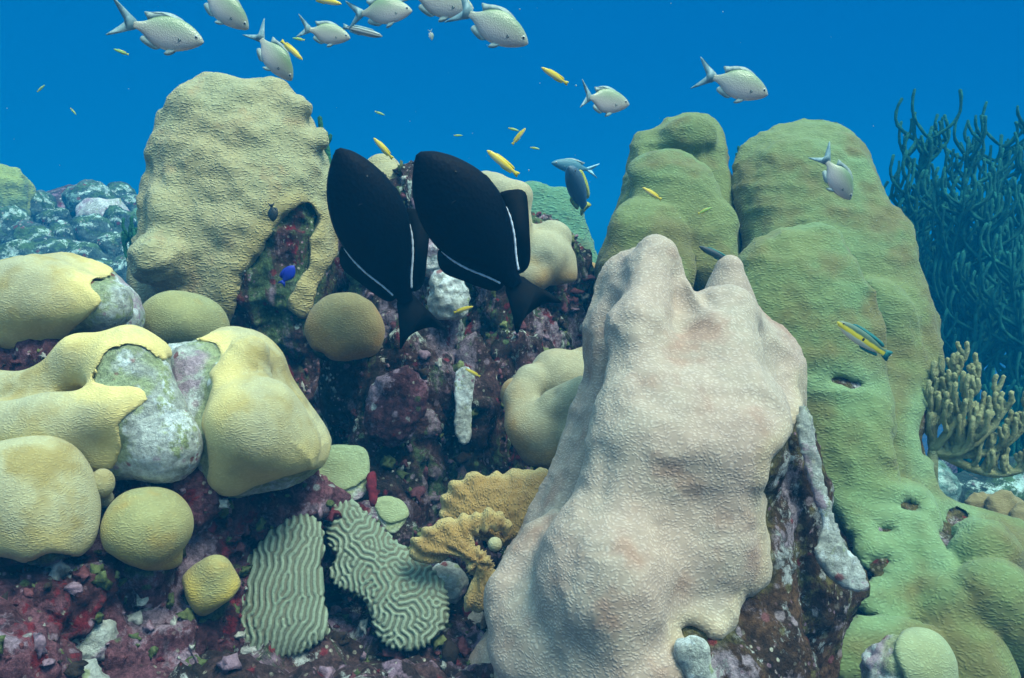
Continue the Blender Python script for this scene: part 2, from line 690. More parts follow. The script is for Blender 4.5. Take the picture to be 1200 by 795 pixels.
def plain_mat(name, col, rough=0.5, spec=0.3, col2=None, scale=40.0, metal=0.0):
    m, nt, b = newmat(name)
    b.inputs['Roughness'].default_value = rough
    b.inputs['Specular IOR Level'].default_value = spec
    b.inputs['Metallic'].default_value = metal
    tc = nt.nodes.new('ShaderNodeTexCoord').outputs['Object']
    f, _ = noise(nt, tc, scale, 4, 0.6)
    c2 = col2 or tuple(x * 0.75 for x in col)
    lk(nt, mix(nt, mrange(nt, f, 0.3, 0.7), col, c2), b.inputs['Base Color'])
    return m


M = {}
M['tan'] = coral_mat('tan_star_coral', (0.37, 0.335, 0.18), (0.33, 0.335, 0.19), (0.35, 0.27, 0.14), rim=(0.36, 0.30, 0.13), polyp=270, bump=0.0014)
M['pink'] = coral_mat('pink_star_coral', (0.45, 0.345, 0.28), (0.43, 0.365, 0.29), (0.38, 0.25, 0.19), rim=(0.50, 0.42, 0.28), polyp=320, bump=0.00045, alt_scale=6, rim_amt=0.6, pit=0.78, stretch=(0.8, 0.8, 1.1), deep_at=0.50)
M['green'] = coral_mat('green_star_coral', (0.165, 0.21, 0.075), (0.14, 0.235, 0.10), (0.150, 0.145, 0.05), rim=(0.18, 0.29, 0.14), polyp=270, bump=0.0008, alt_scale=3.5, deep_at=0.43)  # the water's green tint at this distance is put into the base colour
M['yellow'] = coral_mat('yellow_star_coral', (0.38, 0.365, 0.22), (0.42, 0.39, 0.21), (0.32, 0.26, 0.10), rim=(0.66, 0.55, 0.22), polyp=480, bump=0.0004, alt_scale=7, pit=0.90, deep_at=0.46)
M['olive'] = coral_mat('olive_star_coral', (0.31, 0.30, 0.13), (0.28, 0.30, 0.15), (0.36, 0.27, 0.08), rim=(0.46, 0.35, 0.07), polyp=460, bump=0.0005)
M['brown'] = coral_mat('brown_star_coral', (0.24, 0.20, 0.09), (0.20, 0.19, 0.09), (0.28, 0.17, 0.06), rim=(0.34, 0.19, 0.05), polyp=420, bump=0.0005)  # rim browns the knob's underside: deeper pigment plus painted dim light
M['pale'] = coral_mat('pale_lobed_coral', (0.38, 0.35, 0.22), (0.36, 0.36, 0.25), (0.33, 0.26, 0.13), rim=(0.33, 0.20, 0.07), polyp=460, bump=0.0004)  # brown lower edge: part deeper pigment, part shade painted into the rim colour
M['fargreen'] = coral_mat('far_green_coral', (0.10, 0.24, 0.13), (0.12, 0.26, 0.13), (0.12, 0.18, 0.08), rim=(0.1, 0.2, 0.1), polyp=120, bump=0.003)
M['plate'] = coral_mat('flat_plate_coral', (0.24, 0.27, 0.13), (0.22, 0.29, 0.17), (0.27, 0.24, 0.10), rim=(0.3, 0.36, 0.2), polyp=420, bump=0.0005)
M['gold'] = coral_mat('golden_leaf_coral', (0.36, 0.23, 0.075), (0.29, 0.19, 0.07), (0.20, 0.12, 0.045), rim=(0.50, 0.40, 0.17), polyp=360, bump=0.0013, stretch=(1, 1, 0.6), rim_amt=0.75)

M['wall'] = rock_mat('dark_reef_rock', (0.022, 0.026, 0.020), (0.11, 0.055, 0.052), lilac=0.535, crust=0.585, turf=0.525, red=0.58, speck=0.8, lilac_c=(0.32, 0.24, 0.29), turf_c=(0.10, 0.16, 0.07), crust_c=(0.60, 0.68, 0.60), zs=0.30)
M['maroon'] = rock_mat('maroon_crusted_rock', (0.075, 0.028, 0.034), (0.23, 0.095, 0.12), lilac=0.515, crust=0.66, turf=0.62, red=0.57, speck=0.5, lilac_c=(0.34, 0.24, 0.30))
M['dead'] = rock_mat('bleached_dead_coral', (0.38, 0.40, 0.35), (0.58, 0.62, 0.57), lilac=0.55, crust=0.52, turf=0.55, red=0.80, speck=0.5,
                     lilac_c=(0.46, 0.36, 0.42), crust_c=(0.70, 0.76, 0.74), turf_c=(0.34, 0.40, 0.19), grit=0.74)
M['deadrock'] = rock_mat('brown_dead_coral', (0.04, 0.026, 0.018), (0.14, 0.075, 0.038), lilac=0.55, crust=0.545, turf=0.53, red=0.64, speck=0.8,
                         turf_c=(0.16, 0.14, 0.05), lilac_c=(0.40, 0.32, 0.36))
M['farrock'] = rock_mat('far_reef_rock', (0.03, 0.07, 0.07), (0.14, 0.22, 0.20), lilac=0.50, crust=0.555, turf=0.54, red=0.9, speck=0.3, grit=0.6, lilac_c=(0.24, 0.44, 0.38),  # teal of the distant water haze is mixed into these rock colours
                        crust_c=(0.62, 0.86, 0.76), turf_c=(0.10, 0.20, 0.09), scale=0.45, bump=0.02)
M['floor'] = rock_mat('reef_floor', (0.032, 0.026, 0.022), (0.12, 0.065, 0.065), lilac=0.525, crust=0.56, turf=0.57, red=0.62, speck=0.7, scale=0.9)

# ------------------------------------------------------------------ the sea bed (one sheet to the horizon)
def bed_z(x, y):
    z = -0.50 - 0.05 * np.clip(y - 0.8, -2, 1.4)
    z = z - np.clip(y - 1.9, 0, 1.6) * 0.75 - 1.0 * (1 - np.exp(-np.clip(y - 3.5, 0, None) * 0.08)) * 1.5
    z = z - 0.5 * np.clip(np.abs(x) - 2.0, 0, 3) / 3 - 0.20 * np.clip((x - 0.25) / 0.3, 0, 1)
    # a reef spur rising beyond the left corals
    z = z + 2.45 * np.exp(-(((x + 2.9) / 1.7) ** 2 + ((y - 5.6) / 1.3) ** 2))
    z = z + 1.35 * np.exp(-(((x - 2.3) / 1.0) ** 2 + ((y - 3.6) / 0.9) ** 2))
    return z + CAM_Z


def make_bed():
    n = 380
    s = np.linspace(-1, 1, n)
    k = 6.6
    xs = 0.1 + 42 * np.sinh(k * s) / np.sinh(k)
    ys = 1.1 + 42 * np.sinh(k * s) / np.sinh(k)
    X, Y = np.meshgrid(xs, ys, indexing='ij')
    p = np.stack([X.ravel(), Y.ravel(), np.zeros(n * n)], 1)
    z = bed_z(p[:, 0], p[:, 1])
    near = np.clip(1.5 - np.hypot(p[:, 0], p[:, 1] - 1.1) / 2.5, 0.0, 1)
    z = z + 0.16 * fbm(p * 0.9, 3, 51) * (1.2 - near) + near * (0.05 * fbm(p * 7, 3, 52) + 0.025 * ridged(p * 16, 3, 53) + 0.01 * fbm(p * 55, 2, 54))
    z = z + (1 - near) * 0.10 * ridged(p * 2.2, 3, 55)
    p[:, 2] = z
    i = np.arange(n * n).reshape(n, n)
    q = np.stack([i[:-1, :-1].ravel(), i[1:, :-1].ravel(), i[1:, 1:].ravel(), i[:-1, 1:].ravel()], 1)
    o = mesh_obj('seabed', p, q, M['floor'])
    o['kind'] = 'structure'
    return p


bed_pts = make_bed()
scatter_src = []

# ------------------------------------------------------------------ rock walls between the corals
R1 = [(0.014, 9), (0.009, 28), (0.006, 80)]
o, v, n = rock('reef_rock', 'dark maroon rock wall with pale pink crust beneath the tall tan coral pillar',
               Field([pc((310, 400, 1.60), (330, 640, 1.42), 60, 95), pc((400, 390, 1.56), (420, 640, 1.36), 30, 70),
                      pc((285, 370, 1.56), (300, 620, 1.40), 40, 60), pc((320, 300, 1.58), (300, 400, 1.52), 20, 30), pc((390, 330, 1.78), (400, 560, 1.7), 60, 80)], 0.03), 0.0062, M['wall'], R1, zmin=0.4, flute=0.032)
scatter_src.append((v, n))
o, v, n = rock('reef_rock', 'dark red and green crusted rock column below the two black fish',
               Field([pc((455, 250, 1.6), (470, 640, 1.36), 34, 42), pc((515, 300, 1.5), (520, 640, 1.40), 24, 30),
                      pc((500, 250, 1.62), (500, 640, 1.5), 40, 60), pc((550, 300, 1.55), (552, 640, 1.45), 26, 38), pc((440, 440, 1.34), (446, 600, 1.27), 18, 26), pc((480, 400, 1.37), (476, 600, 1.29), 14, 20),
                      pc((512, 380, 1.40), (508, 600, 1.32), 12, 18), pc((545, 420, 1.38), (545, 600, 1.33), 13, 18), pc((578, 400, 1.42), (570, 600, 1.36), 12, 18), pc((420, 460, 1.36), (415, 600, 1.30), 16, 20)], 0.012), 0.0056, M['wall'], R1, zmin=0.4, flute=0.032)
scatter_src.append((v, n))
o, v, n = rock('reef_rock', 'shadowy grey and lilac rock slope under the lumpy pale coral mound',
               Field([pc((610, 320, 1.62), (600, 640, 1.45), 55, 80), pc((660, 340, 1.65), (650, 620, 1.5), 30, 60), pc((585, 345, 1.5), (600, 420, 1.45), 30, 40)], 0.03),
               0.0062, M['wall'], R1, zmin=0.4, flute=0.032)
scatter_src.append((v, n))
o, v, n = rock('reef_rock', 'purple and maroon crusted rock under the yellow corals along the picture\'s lower left',
               Field([pb(30, 740, 0.88, 100, 1.1, 0.8, 0.85), pb(60, 700, 0.86, 46, 1.2, 0.8, 1), pb(118, 690, 0.90, 34), pc((150, 690, 0.93), (150, 800, 0.88), 30, 50), pb(10, 790, 0.78, 60), pb(210, 745, 0.94, 34), pb(140, 735, 0.97, 95, 1, 0.8, 1.0), pc((190, 600, 1.06), (215, 760, 0.98), 60, 70),
                      pc((60, 590, 1.02), (70, 700, 0.95), 60, 80), pc((-40, 440, 1.08), (95, 428, 1.08), 26, 22), pc((290, 590, 1.16), (300, 720, 1.20), 56, 50), pb(215, 800, 0.98, 60), pc((30, 582, 0.985), (205, 582, 0.985), 32, 34), pc((250, 590, 1.04), (252, 690, 1.02), 38, 32), pc((330, 585, 1.12), (318, 630, 1.14), 44, 30), pb(260, 640, 1.10, 44), pc((262, 590, 1.075), (335, 585, 1.10), 42, 36), pb(120, 665, 0.93, 26), pb(205, 660, 0.98, 30)], 0.03),
               0.0052, M['maroon'], [(0.026, 11), (0.016, 28), (0.006, 80)], zmin=0.35, flute=0.006)
scatter_src.append((v, n))
o, v, n = rock('reef_rock', 'rubbly pink and dark rock between the brain corals and the pink coral',
               Field([pb(470, 800, 1.06, 110, 1.2, 0.7, 0.7), pb(330, 840, 1.10, 80, 1.1, 0.7, 0.7), pb(430, 690, 1.20, 90, 1.1, 0.6, 1.0), pb(520, 690, 1.18, 60),
                      pb(330, 640, 1.27, 60)], 0.04), 0.0055, M['floor'], [(0.02, 12), (0.012, 30), (0.005, 85)], zmin=0.3)
scatter_src.append((v, n))
o, v, n = rock('reef_rock', 'brown rock behind the pink coral, under the green coral\'s left edge',
               Field([pc((1000, 640, 1.35), (990, 800, 1.15), 60, 80), pb(1010, 700, 1.3, 60)], 0.04), 0.007, M['deadrock'], R1, zmin=0.35)

# ------------------------------------------------------------------ corals
# the tall tan pillar
f = Field([Infl([(247, 86), (228, 94), (220, 110), (210, 128), (194, 136), (192, 155), (184, 188), (180, 205), (178, 235), (174, 268), (164, 285), (156, 320),
                 (158, 345), (190, 380), (240, 420), (300, 440), (380, 420), (398, 340), (394, 285), (391, 240), (388, 205), (378, 168), (362, 138),
                 (347, 112), (333, 97), (303, 92), (280, 95), (264, 88)], 1.58, 1.52, 0.55),
           pb(184, 306, 1.42, 30, 1, 1, 1), pb(200, 255, 1.46, 24, 1, 1, 1.3), pb(208, 170, 1.50, 20), pb(222, 125, 1.52, 20), pb(196, 146, 1.53, 11), pb(188, 176, 1.53, 11), pb(183, 214, 1.53, 12), pb(179, 248, 1.52, 13), pb(192, 232, 1.48, 14), pb(206, 205, 1.48, 13), pb(216, 152, 1.50, 11), pb(352, 128, 1.53, 12), pb(372, 165, 1.53, 12)], 0.022)
colony('boulder_coral', 'tall tan star coral pillar with a knobbly edge and pale sunlit top', 'coral', f, 0.006, M['tan'],
       Mask([(130, 60), (420, 60), (425, 230), (404, 285), (386, 312), (372, 342), (357, 374), (345, 367), (338, 352), (346, 330), (360, 308), (364, 284),
             (374, 255), (356, 240), (328, 258), (313, 275), (298, 306), (286, 320), (274, 348), (258, 388), (200, 400), (130, 400)], noise=0.010),
       M['wall'], lumps=[(0.007, 9, 'n'), (0.008, 24, 'n'), (0.005, 42, 'n')], rough=[(0.02, 16), (0.008, 45)])

# pale lumps behind the black fish
f = Field([pc((447, 208, 1.70), (450, 290, 1.62), 26, 40), pb(462, 225, 1.66, 26)], 0.03)
colony('boulder_coral', 'small pale green coral knob peeping up between the two black fish', 'coral', f, 0.006, M['tan'], lumps=[(0.006, 14, 'n')])
f = Field([pb(572, 236, 1.54, 32), pc((566, 215, 1.50), (602, 232, 1.46), 13, 17), pc((602, 232, 1.46), (606, 275, 1.44), 17, 15), pb(600, 300, 1.50, 42), pb(634, 302, 1.46, 29), pb(656, 306, 1.48, 17),
           pb(618, 322, 1.44, 22), pb(648, 280, 1.5, 20), pb(660, 322, 1.47, 15)], 0.013, cuts=[pb(641, 307, 1.405, 8)], kc=0.02)
colony('lobed_coral', 'lumpy beige coral mound with a round dimple behind the second black fish', 'coral', f, 0.005, M['pale'],
       Mask([(520, 170), (700, 170), (700, 325), (660, 331), (610, 345), (540, 330)], noise=0.006), M['dead'], lumps=[(0.005, 16, 'n')], rough=[(0.01, 30)])
f = Field([Infl([(596, 240), (606, 222), (620, 217), (640, 223), (664, 225), (680, 250), (692, 285), (712, 350), (690, 400), (590, 400)], 2.9, 2.8, 0.8)], 0.03)
colony('boulder_coral', 'hazy green coral hump far behind the beige mound', 'coral', f, 0.014, M['fargreen'], lumps=[(0.03, 5, 'v'), (0.012, 14, 'r')])
f = Field([pb(690, 318, 2.0, 12), pb(680, 325, 1.98, 10), pb(686, 345, 1.97, 17, 0.8, 0.7, 1.2), pb(682, 395, 1.95, 35, 0.7, 0.7, 1.5)], 0.02)
colony('finger_coral', 'little yellow tipped coral beside the pink coral\'s left shoulder', 'coral', f, 0.006, M['gold'], lumps=[(0.008, 30, 'r')])

# brown knob on the rock wall
f = Field([pb(402, 382, 1.27, 39, 1, 1, 0.98), pb(433, 396, 1.26, 16, 0.8, 1, 1.2), pb(388, 398, 1.26, 26), pc((408, 400, 1.34), (410, 470, 1.36), 34, 38)], 0.02)
colony('boulder_coral', 'smooth round brown coral knob on the dark wall below the smaller black fish', 'coral', f, 0.0038, M['brown'],
       Mask([(340, 320), (470, 320), (455, 400), (440, 418), (420, 424), (395, 421), (378, 412), (360, 400)], noise=0.004), M['wall'],
       lumps=[(0.007, 11, 'n'), (0.002, 30, 'n')], rough=[(0.012, 30)], rim=0.025)

# lobed olive coral behind the pink one
f = Field([pb(655, 446, 1.28, 34), pb(688, 440, 1.30, 32), pc((622, 446, 1.25), (610, 468, 1.23), 16, 16), pc((610, 468, 1.23), (618, 500, 1.20), 16, 24), pb(606, 462, 1.29, 17), pb(634, 506, 1.20, 36, 1, 1, 0.9),
           pc((652, 478, 1.19), (685, 470, 1.18), 18, 26), pb(650, 528, 1.20, 36, 1, 1, 0.75), pb(690, 510, 1.19, 40)], 0.011, cuts=[pc((626, 476, 1.165), (650, 462, 1.175), 5, 5)], kc=0.015)
colony('lobed_coral', 'smooth folded olive coral with a brown underside, tucked behind the pink coral', 'coral', f, 0.004, M['pale'],
       Mask([(580, 390), (720, 390), (720, 560), (660, 552), (620, 545), (600, 520), (588, 490)], noise=0.004), M['wall'], lumps=[(0.004, 18, 'n')], rim=0.035)

# green corals
f = Field([Infl([(800, 134), (785, 139), (764, 148), (746, 154), (738, 172), (738, 200), (730, 225), (722, 245), (716, 268), (706, 300), (700, 340), (690, 420),
                 (760, 520), (850, 520), (866, 330), (858, 262), (856, 220), (850, 192), (846, 165), (836, 146), (820, 135)], 1.72, 1.5, 0.42),
           Infl([(742, 205), (748, 190), (765, 180), (790, 176), (815, 184), (832, 200), (842, 230), (838, 290), (790, 330), (742, 300)], 1.60, 1.52, 0.55),
           Infl([(716, 280), (722, 255), (738, 238), (760, 236), (782, 246), (800, 270), (806, 320), (780, 380), (720, 380), (708, 320)], 1.53, 1.46, 0.6),
           Infl([(800, 262), (815, 246), (838, 238), (854, 246), (860, 264), (858, 320), (810, 330)], 1.55, 1.5, 0.5), pb(806, 160, 1.66, 26, 1.2, 1, 0.8)], 0.016)
colony('boulder_coral', 'green ridged star coral peak left of the taller green one, behind the pink coral\'s tip', 'coral', f, 0.007, M['green'],
       lumps=[(0.016, 8, 'h'), (0.007, 18, 'r')])
GREEN_MASK = Mask([(840, 100), (1110, 100), (1130, 420), (1102, 500), (1086, 508), (1092, 540), (1150, 560), (1330, 600), (1330, 900), (940, 900), (960, 767), (968, 738),
                   (1010, 729), (1042, 723), (1006, 712), (998, 693), (1040, 676), (1012, 662), (1002, 640), (985, 612), (958, 575), (930, 540), (840, 440)], noise=0.008)
HOLES = [(984, 446, 13, 5), (1000, 452, 10, 5), (1066, 594, 16, 9), (1108, 632, 10, 18), (1120, 606, 12, 9), (1040, 622, 10, 5), (1084, 508, 11, 26), (1030, 660, 14, 8)]


def green_live(p):
    d = GREEN_MASK(p)
    px, py = proj(p[:, 0], p[:, 1], p[:, 2])
    for hx, hy, rx, ry in HOLES:
        q = np.hypot((px - hx) / rx, (py - hy) / ry)
        d = np.maximum(d, (1 - q) * min(rx, ry) * p[:, 1] / F + 0.003 * vnoise(p * 60, 5))
    return d


f = Field([Infl([(862, 205), (868, 180), (885, 162), (910, 148), (940, 139), (968, 139), (995, 150), (1010, 172), (1022, 200), (1033, 230), (1050, 252), (1064, 275),
                 (1068, 310), (1080, 345), (1096, 385), (1101, 420), (1096, 460), (1088, 490), (1078, 512), (1090, 545), (1105, 575), (1130, 590), (1165, 602),
                 (1210, 625), (1280, 690), (1300, 870), (960, 870), (962, 765), (970, 738), (1010, 729), (1042, 723), (1006, 712), (998, 693), (1042, 675),
                 (1012, 662), (1002, 640), (985, 612), (960, 575), (940, 540), (900, 500), (880, 420), (880, 300), (868, 240)], 1.70, 1.06, 0.36),
           Infl([(868, 302), (884, 287), (904, 276), (927, 268), (963, 266), (976, 274), (990, 300), (1008, 323), (1022, 350), (1036, 395), (1040, 450), (1030, 520), (960, 560),
                 (900, 520), (872, 420), (864, 350)], 1.37, 1.24, 0.42),
           Infl([(938, 470), (946, 454), (965, 447), (990, 452), (1016, 454), (1032, 466), (1037, 490), (1034, 520), (1050, 570), (1046, 610), (1000, 620), (960, 570), (940, 520)], 1.27, 1.17, 0.45),
           Infl([(1012, 340), (1030, 330), (1055, 345), (1075, 380), (1082, 430), (1070, 500), (1040, 540), (1020, 450)], 1.45, 1.38, 0.45),
           Infl([(885, 190), (900, 172), (930, 163), (965, 166), (990, 185), (1005, 215), (1012, 320), (960, 380), (900, 360), (880, 280)], 1.63, 1.56, 0.40),
           Infl([(990, 600), (1010, 580), (1045, 572), (1080, 590), (1090, 640), (1070, 672), (1040, 672), (1010, 655), (998, 630)], 1.22, 1.12, 0.25),
           Infl([(984, 578), (1000, 562), (1040, 560), (1066, 590), (1056, 626), (1016, 632), (994, 612)], 1.19, 1.13, 0.2),
           Infl([(1002, 642), (1020, 622), (1062, 626), (1090, 652), (1064, 678), (1020, 672)], 1.14, 1.09, 0.2),
           Infl([(1000, 696), (1020, 680), (1074, 684), (1110, 706), (1056, 726), (1012, 716)], 1.09, 1.05, 0.2),
           Infl([(968, 744), (1000, 729), (1056, 731), (1100, 756), (1060, 792), (980, 786)], 1.03, 0.99, 0.2),
           pc((1060, 690, 1.12), (1120, 720, 1.07), 30, 40),
           pb(1145, 650, 1.12, 38), pb(1160, 705, 1.06, 40), pc((1060, 600, 1.2), (1130, 790, 1.02), 32, 44), pb(1200, 740, 1.05, 44)],
          0.011, cuts=[pb(950, 199, 1.475, 7, 1, 1.6, 1.2), pc((1103, 622, 1.08), (1112, 650, 1.06), 6, 6)], kc=0.02)
colony('boulder_coral', 'tall green star coral whose skirts spread down in terraces to the lower right corner', 'coral', f, 0.0068, M['green'], green_live, M['deadrock'],
       lumps=[(0.014, 7, 'h'), (0.005, 22, 'r'), (0.002, 50, 'n')], rough=[(0.012, 25)], zmin=0.42, rim=0.02)
rock('reef_rock', 'dark crusted rock wedged in the cleft between the two green corals', Field([pc((872, 240, 1.75), (872, 360, 1.7), 16, 34)], 0.02), 0.005, M['deadrock'],
     [(0.016, 14), (0.008, 40)])
f = Field([pb(1060, 800, 0.90, 52, 1.1, 0.8, 1.2), pb(1082, 770, 0.92, 26)], 0.03)
colony('boulder_coral', 'low grey coral mound at the bottom edge in front of the green coral', 'coral', f, 0.004, M['plate'],
       Mask([(1062, 735), (1130, 735), (1150, 860), (1085, 860), (1060, 790), (1050, 765)], noise=0.006), M['dead'], lumps=[(0.004, 20, 'n')], rough=[(0.012, 30)])
for (x, y, Y, r) in ((1152, 588, 1.5, 17), (1180, 592, 1.48, 22), (1205, 606, 1.45, 20)):
    f = Field([Infl([(x - r, y + 22), (x - r, y - 4), (x - r * 0.4, y - r * 0.8), (x + r * 0.3, y - r * 0.6), (x + r, y - 2), (x + r, y + 26)], Y, Y - 0.03, 0.35)], 0.02)
    colony('leaf_coral', {1152: 'smallest brown leaf coral by the foot of the knobbly sea fan', 1180: 'middle one of three brown leaf corals behind the green coral skirts',
                          1205: 'brown leaf coral at the right edge under the sea fan\'s lowest branch'}[x], 'coral', f, 0.004, M['brown'], lumps=[(0.006, 30, 'r')],
           group='brown leaf corals')

# the big pink coral
PINK_MASK = Mask([(520, 240), (870, 240), (960, 380), (946, 445), (943, 474), (925, 505), (903, 530), (892, 570), (889, 602), (897, 640), (895, 673), (880, 687),
                  (865, 693), (857, 717), (843, 744), (830, 738), (815, 727), (802, 729), (792, 738), (800, 755), (815, 800), (815, 900), (500, 900), (500, 500)], noise=0.005)
f = Field([Infl([(768, 279), (745, 290), (720, 299), (705, 312), (699, 332), (688, 360), (680, 395), (682, 430), (677, 465), (668, 505), (652, 535), (640, 565),
                 (620, 600), (600, 635), (574, 676), (578, 706), (592, 718), (572, 738), (553, 765), (545, 800), (540, 860), (985, 860), (978, 790), (990, 742),
                 (1018, 690), (1008, 655), (985, 610), (968, 560), (958, 520), (948, 480), (941, 440), (932, 408), (915, 385), (890, 370), (872, 350), (850, 347),
                 (830, 360), (812, 358), (800, 335), (788, 300)], 1.12, 0.98, 0.42),
           pc((766, 300, 1.06), (742, 385, 0.98), 22, 26), pc((742, 390, 0.965), (755, 520, 0.90), 24, 60), pc((850, 370, 1.03), (840, 520, 0.92), 36, 80),
           pc((760, 520, 0.90), (700, 690, 0.83), 50, 56), pb(690, 640, 0.86, 34), pb(720, 700, 0.82, 46), pc((640, 640, 0.93), (600, 690, 0.90), 28, 22),
           pb(640, 770, 0.86, 56), pb(800, 640, 0.89, 70), pc((918, 510, 1.0), (945, 700, 0.96), 28, 38), pc((885, 620, 0.925), (900, 790, 0.87), 40, 60), pb(840, 800, 0.83, 60), pb(806, 752, 0.835, 28), pb(720, 800, 0.82, 70)], 0.05)
colony('boulder_coral', 'large pinkish grey star coral with a pointed tip and a dead brown side', 'coral', f, 0.0052, M['pink'], PINK_MASK, M['deadrock'],
       lumps=[(0.014, 8, 'n'), (0.006, 17, 'n'), (0.0025, 32, 'r')], rough=[(0.007, 14), (0.006, 40), (0.004, 110)], zmin=0.5, rim=0.012, lip=0.005)
f = Field([pc((855, 317, 1.22), (852, 400, 1.2), 17, 50)], 0.02)
colony('boulder_coral', 'small pointed pinkish coral peak showing just behind the large pink coral', 'coral', f, 0.0045, M['pink'], lumps=[(0.004, 22, 'n')])
f = Field([Infl([(936, 478), (950, 485), (960, 530), (970, 585), (990, 632), (1010, 668), (1018, 690), (1004, 696), (980, 680), (955, 650), (962, 610), (945, 560), (936, 520)], 0.955, 0.90, 0.22)], 0.02)
o, v, n = rock('dead_coral_slab', 'pale lilac slab of dead coral leaning against the pink coral\'s brown side', f, 0.0035, M['dead'], [(0.004, 25), (0.0015, 80)], cat='dead coral')
f = Field([pb(810, 765, 0.775, 15, 1.3, 0.7, 1.2), pb(822, 795, 0.775, 20)], 0.02)
o, v, n = rock('dead_coral_slab', 'whitish pink dead coral lump at the bottom of the pink coral', f, 0.0035, M['dead'], [(0.006, 25), (0.002, 80)], cat='dead coral')

# yellow corals on the left
f = Field([Infl([(-70, 335), (0, 309), (30, 298), (70, 294), (110, 304), (140, 324), (160, 344), (169, 372), (162, 395), (120, 420), (60, 428), (0, 424), (-70, 430)], 1.18, 1.14, 0.7),
           pb(60, 350, 1.08, 48), pb(20, 360, 1.09, 50), pb(126, 358, 1.085, 34)], 0.03)
colony('star_coral', 'yellow star coral mound with a white dead flank, highest of the yellow ones', 'coral', f, 0.0048, M['yellow'],
       Mask([(-100, 260), (96, 260), (122, 292), (136, 316), (124, 326), (106, 332), (122, 352), (105, 372), (82, 393), (52, 413), (0, 408), (-100, 420)], noise=0.005),
       M['dead'], lumps=[(0.006, 11, 'n'), (0.003, 26, 'n')], rough=[(0.0035, 26), (0.0015, 80)], lip=0.0016, rim=0.035)
f = Field([pc((-50, 458, 0.99), (50, 458, 0.98), 24, 22), pc((50, 458, 0.98), (95, 420, 0.98), 22, 24), pc((95, 420, 0.98), (150, 408, 0.99), 24, 22), pc((150, 408, 0.99), (180, 418, 1.0), 20, 17),
           pc((-50, 508, 0.93), (60, 500, 0.92), 36, 36), pc((60, 500, 0.92), (135, 482, 0.92), 36, 32), pc((120, 520, 0.94), (140, 510, 0.94), 36, 30),
           pc((150, 436, 0.968), (190, 520, 0.94), 46, 46), pc((125, 532, 0.95), (196, 528, 0.95), 32, 34), pb(60, 530, 0.97, 40)], 0.022,
          cuts=[pc((-20, 481, 0.925), (105, 459, 0.94), 3, 4)], kc=0.02)
colony('star_coral', 'banded yellow star coral with a broad whitish dead slope below the highest mound', 'coral', f, 0.0042, M['yellow'],
       Mask([(-100, 400), (70, 380), (90, 370), (190, 370), (205, 416), (190, 421), (165, 406), (135, 408), (114, 430), (112, 448), (160, 451), (175, 468), (163, 482),
             (144, 495), (142, 520), (130, 552), (90, 554), (50, 547), (0, 532), (-100, 545)], noise=0.005),
       M['dead'], lumps=[(0.004, 14, 'n')], rough=[(0.003, 28), (0.0015, 85)], lip=0.0016, rim=0.03)
f = Field([Infl([(193, 404), (215, 398), (238, 394), (262, 382), (300, 390), (328, 412), (340, 445), (360, 475), (382, 508), (387, 528), (374, 554), (345, 570), (300, 578),
                 (255, 588), (226, 590), (218, 560), (213, 500), (196, 440)], 1.10, 1.03, 0.7),
           pc((290, 415, 1.02), (265, 450, 1.0), 24, 20), pb(300, 500, 0.975, 56), pb(345, 525, 0.99, 32), pb(270, 545, 0.98, 30), pc((220, 430, 1.035), (236, 520, 1.0), 24, 26)], 0.03)
colony('star_coral', 'bright yellow star coral mound with a grey dead left shoulder, above the brain corals', 'coral', f, 0.0046, M['yellow'],
       Mask([(228, 360), (300, 360), (420, 420), (420, 535), (372, 552), (332, 560), (300, 570), (268, 581), (244, 568), (242, 520), (237, 492), (249, 452), (246, 438),
             (257, 420), (250, 404), (228, 398)], noise=0.005), M['dead'], lumps=[(0.006, 12, 'n')], rough=[(0.003, 28), (0.0015, 85)], lip=0.0016, rim=0.03)
f = Field([pb(214, 378, 1.24, 40, 1.0, 1, 0.9), pb(196, 378, 1.24, 26), pb(238, 388, 1.24, 24)], 0.03)
colony('star_coral', 'small smooth olive dome between the yellow corals and the tan pillar', 'coral', f, 0.005, M['olive'], lumps=[(0.008, 10, 'n'), (0.002, 30, 'n')])
f = Field([pc((-50, 586, 0.88), (22, 584, 0.87), 62, 58), pb(50, 598, 0.87, 46, 1, 1, 1.05), pb(56, 556, 0.88, 28), pb(66, 622, 0.86, 31), pc((20, 640, 0.92), (30, 740, 0.95), 60, 60)], 0.045,
          cuts=[pb(8, 588, 0.785, 9), pb(78, 622, 0.80, 5)], kc=0.03)
colony('star_coral', 'pale yellow rounded coral head with a dimple at the left edge', 'coral', f, 0.004, M['yellow'],
       Mask([(-100, 480), (150, 480), (150, 640), (108, 646), (92, 655), (60, 648), (30, 656), (0, 650), (-100, 655)], noise=0.004), M['maroon'],
       lumps=[(0.005, 14, 'n')], rough=[(0.010, 30)], rim=0.018)
f = Field([pb(120, 566, 0.90, 14, 1, 1, 1.25), pb(122, 585, 0.92, 12)], 0.02)
colony('star_coral', 'tiny yellow coral knob beside the pale yellow head', 'coral', f, 0.0025, M['yellow'], lumps=[(0.001, 40, 'n')])
f = Field([pb(172, 621, 0.90, 45, 1, 1, 0.98), pc((172, 650, 0.93), (180, 780, 0.95), 36, 30)], 0.015)
colony('star_coral', 'ball shaped yellow green coral sitting on a maroon stalk', 'coral', f, 0.0034, M['olive'],
       Mask([(110, 560), (240, 560), (232, 640), (212, 662), (185, 671), (160, 664), (135, 650), (120, 635)], noise=0.004), M['maroon'], lumps=[(0.006, 11, 'n'), (0.0015, 30, 'n')],
       rough=[(0.012, 24), (0.004, 70)], rim=0.014)
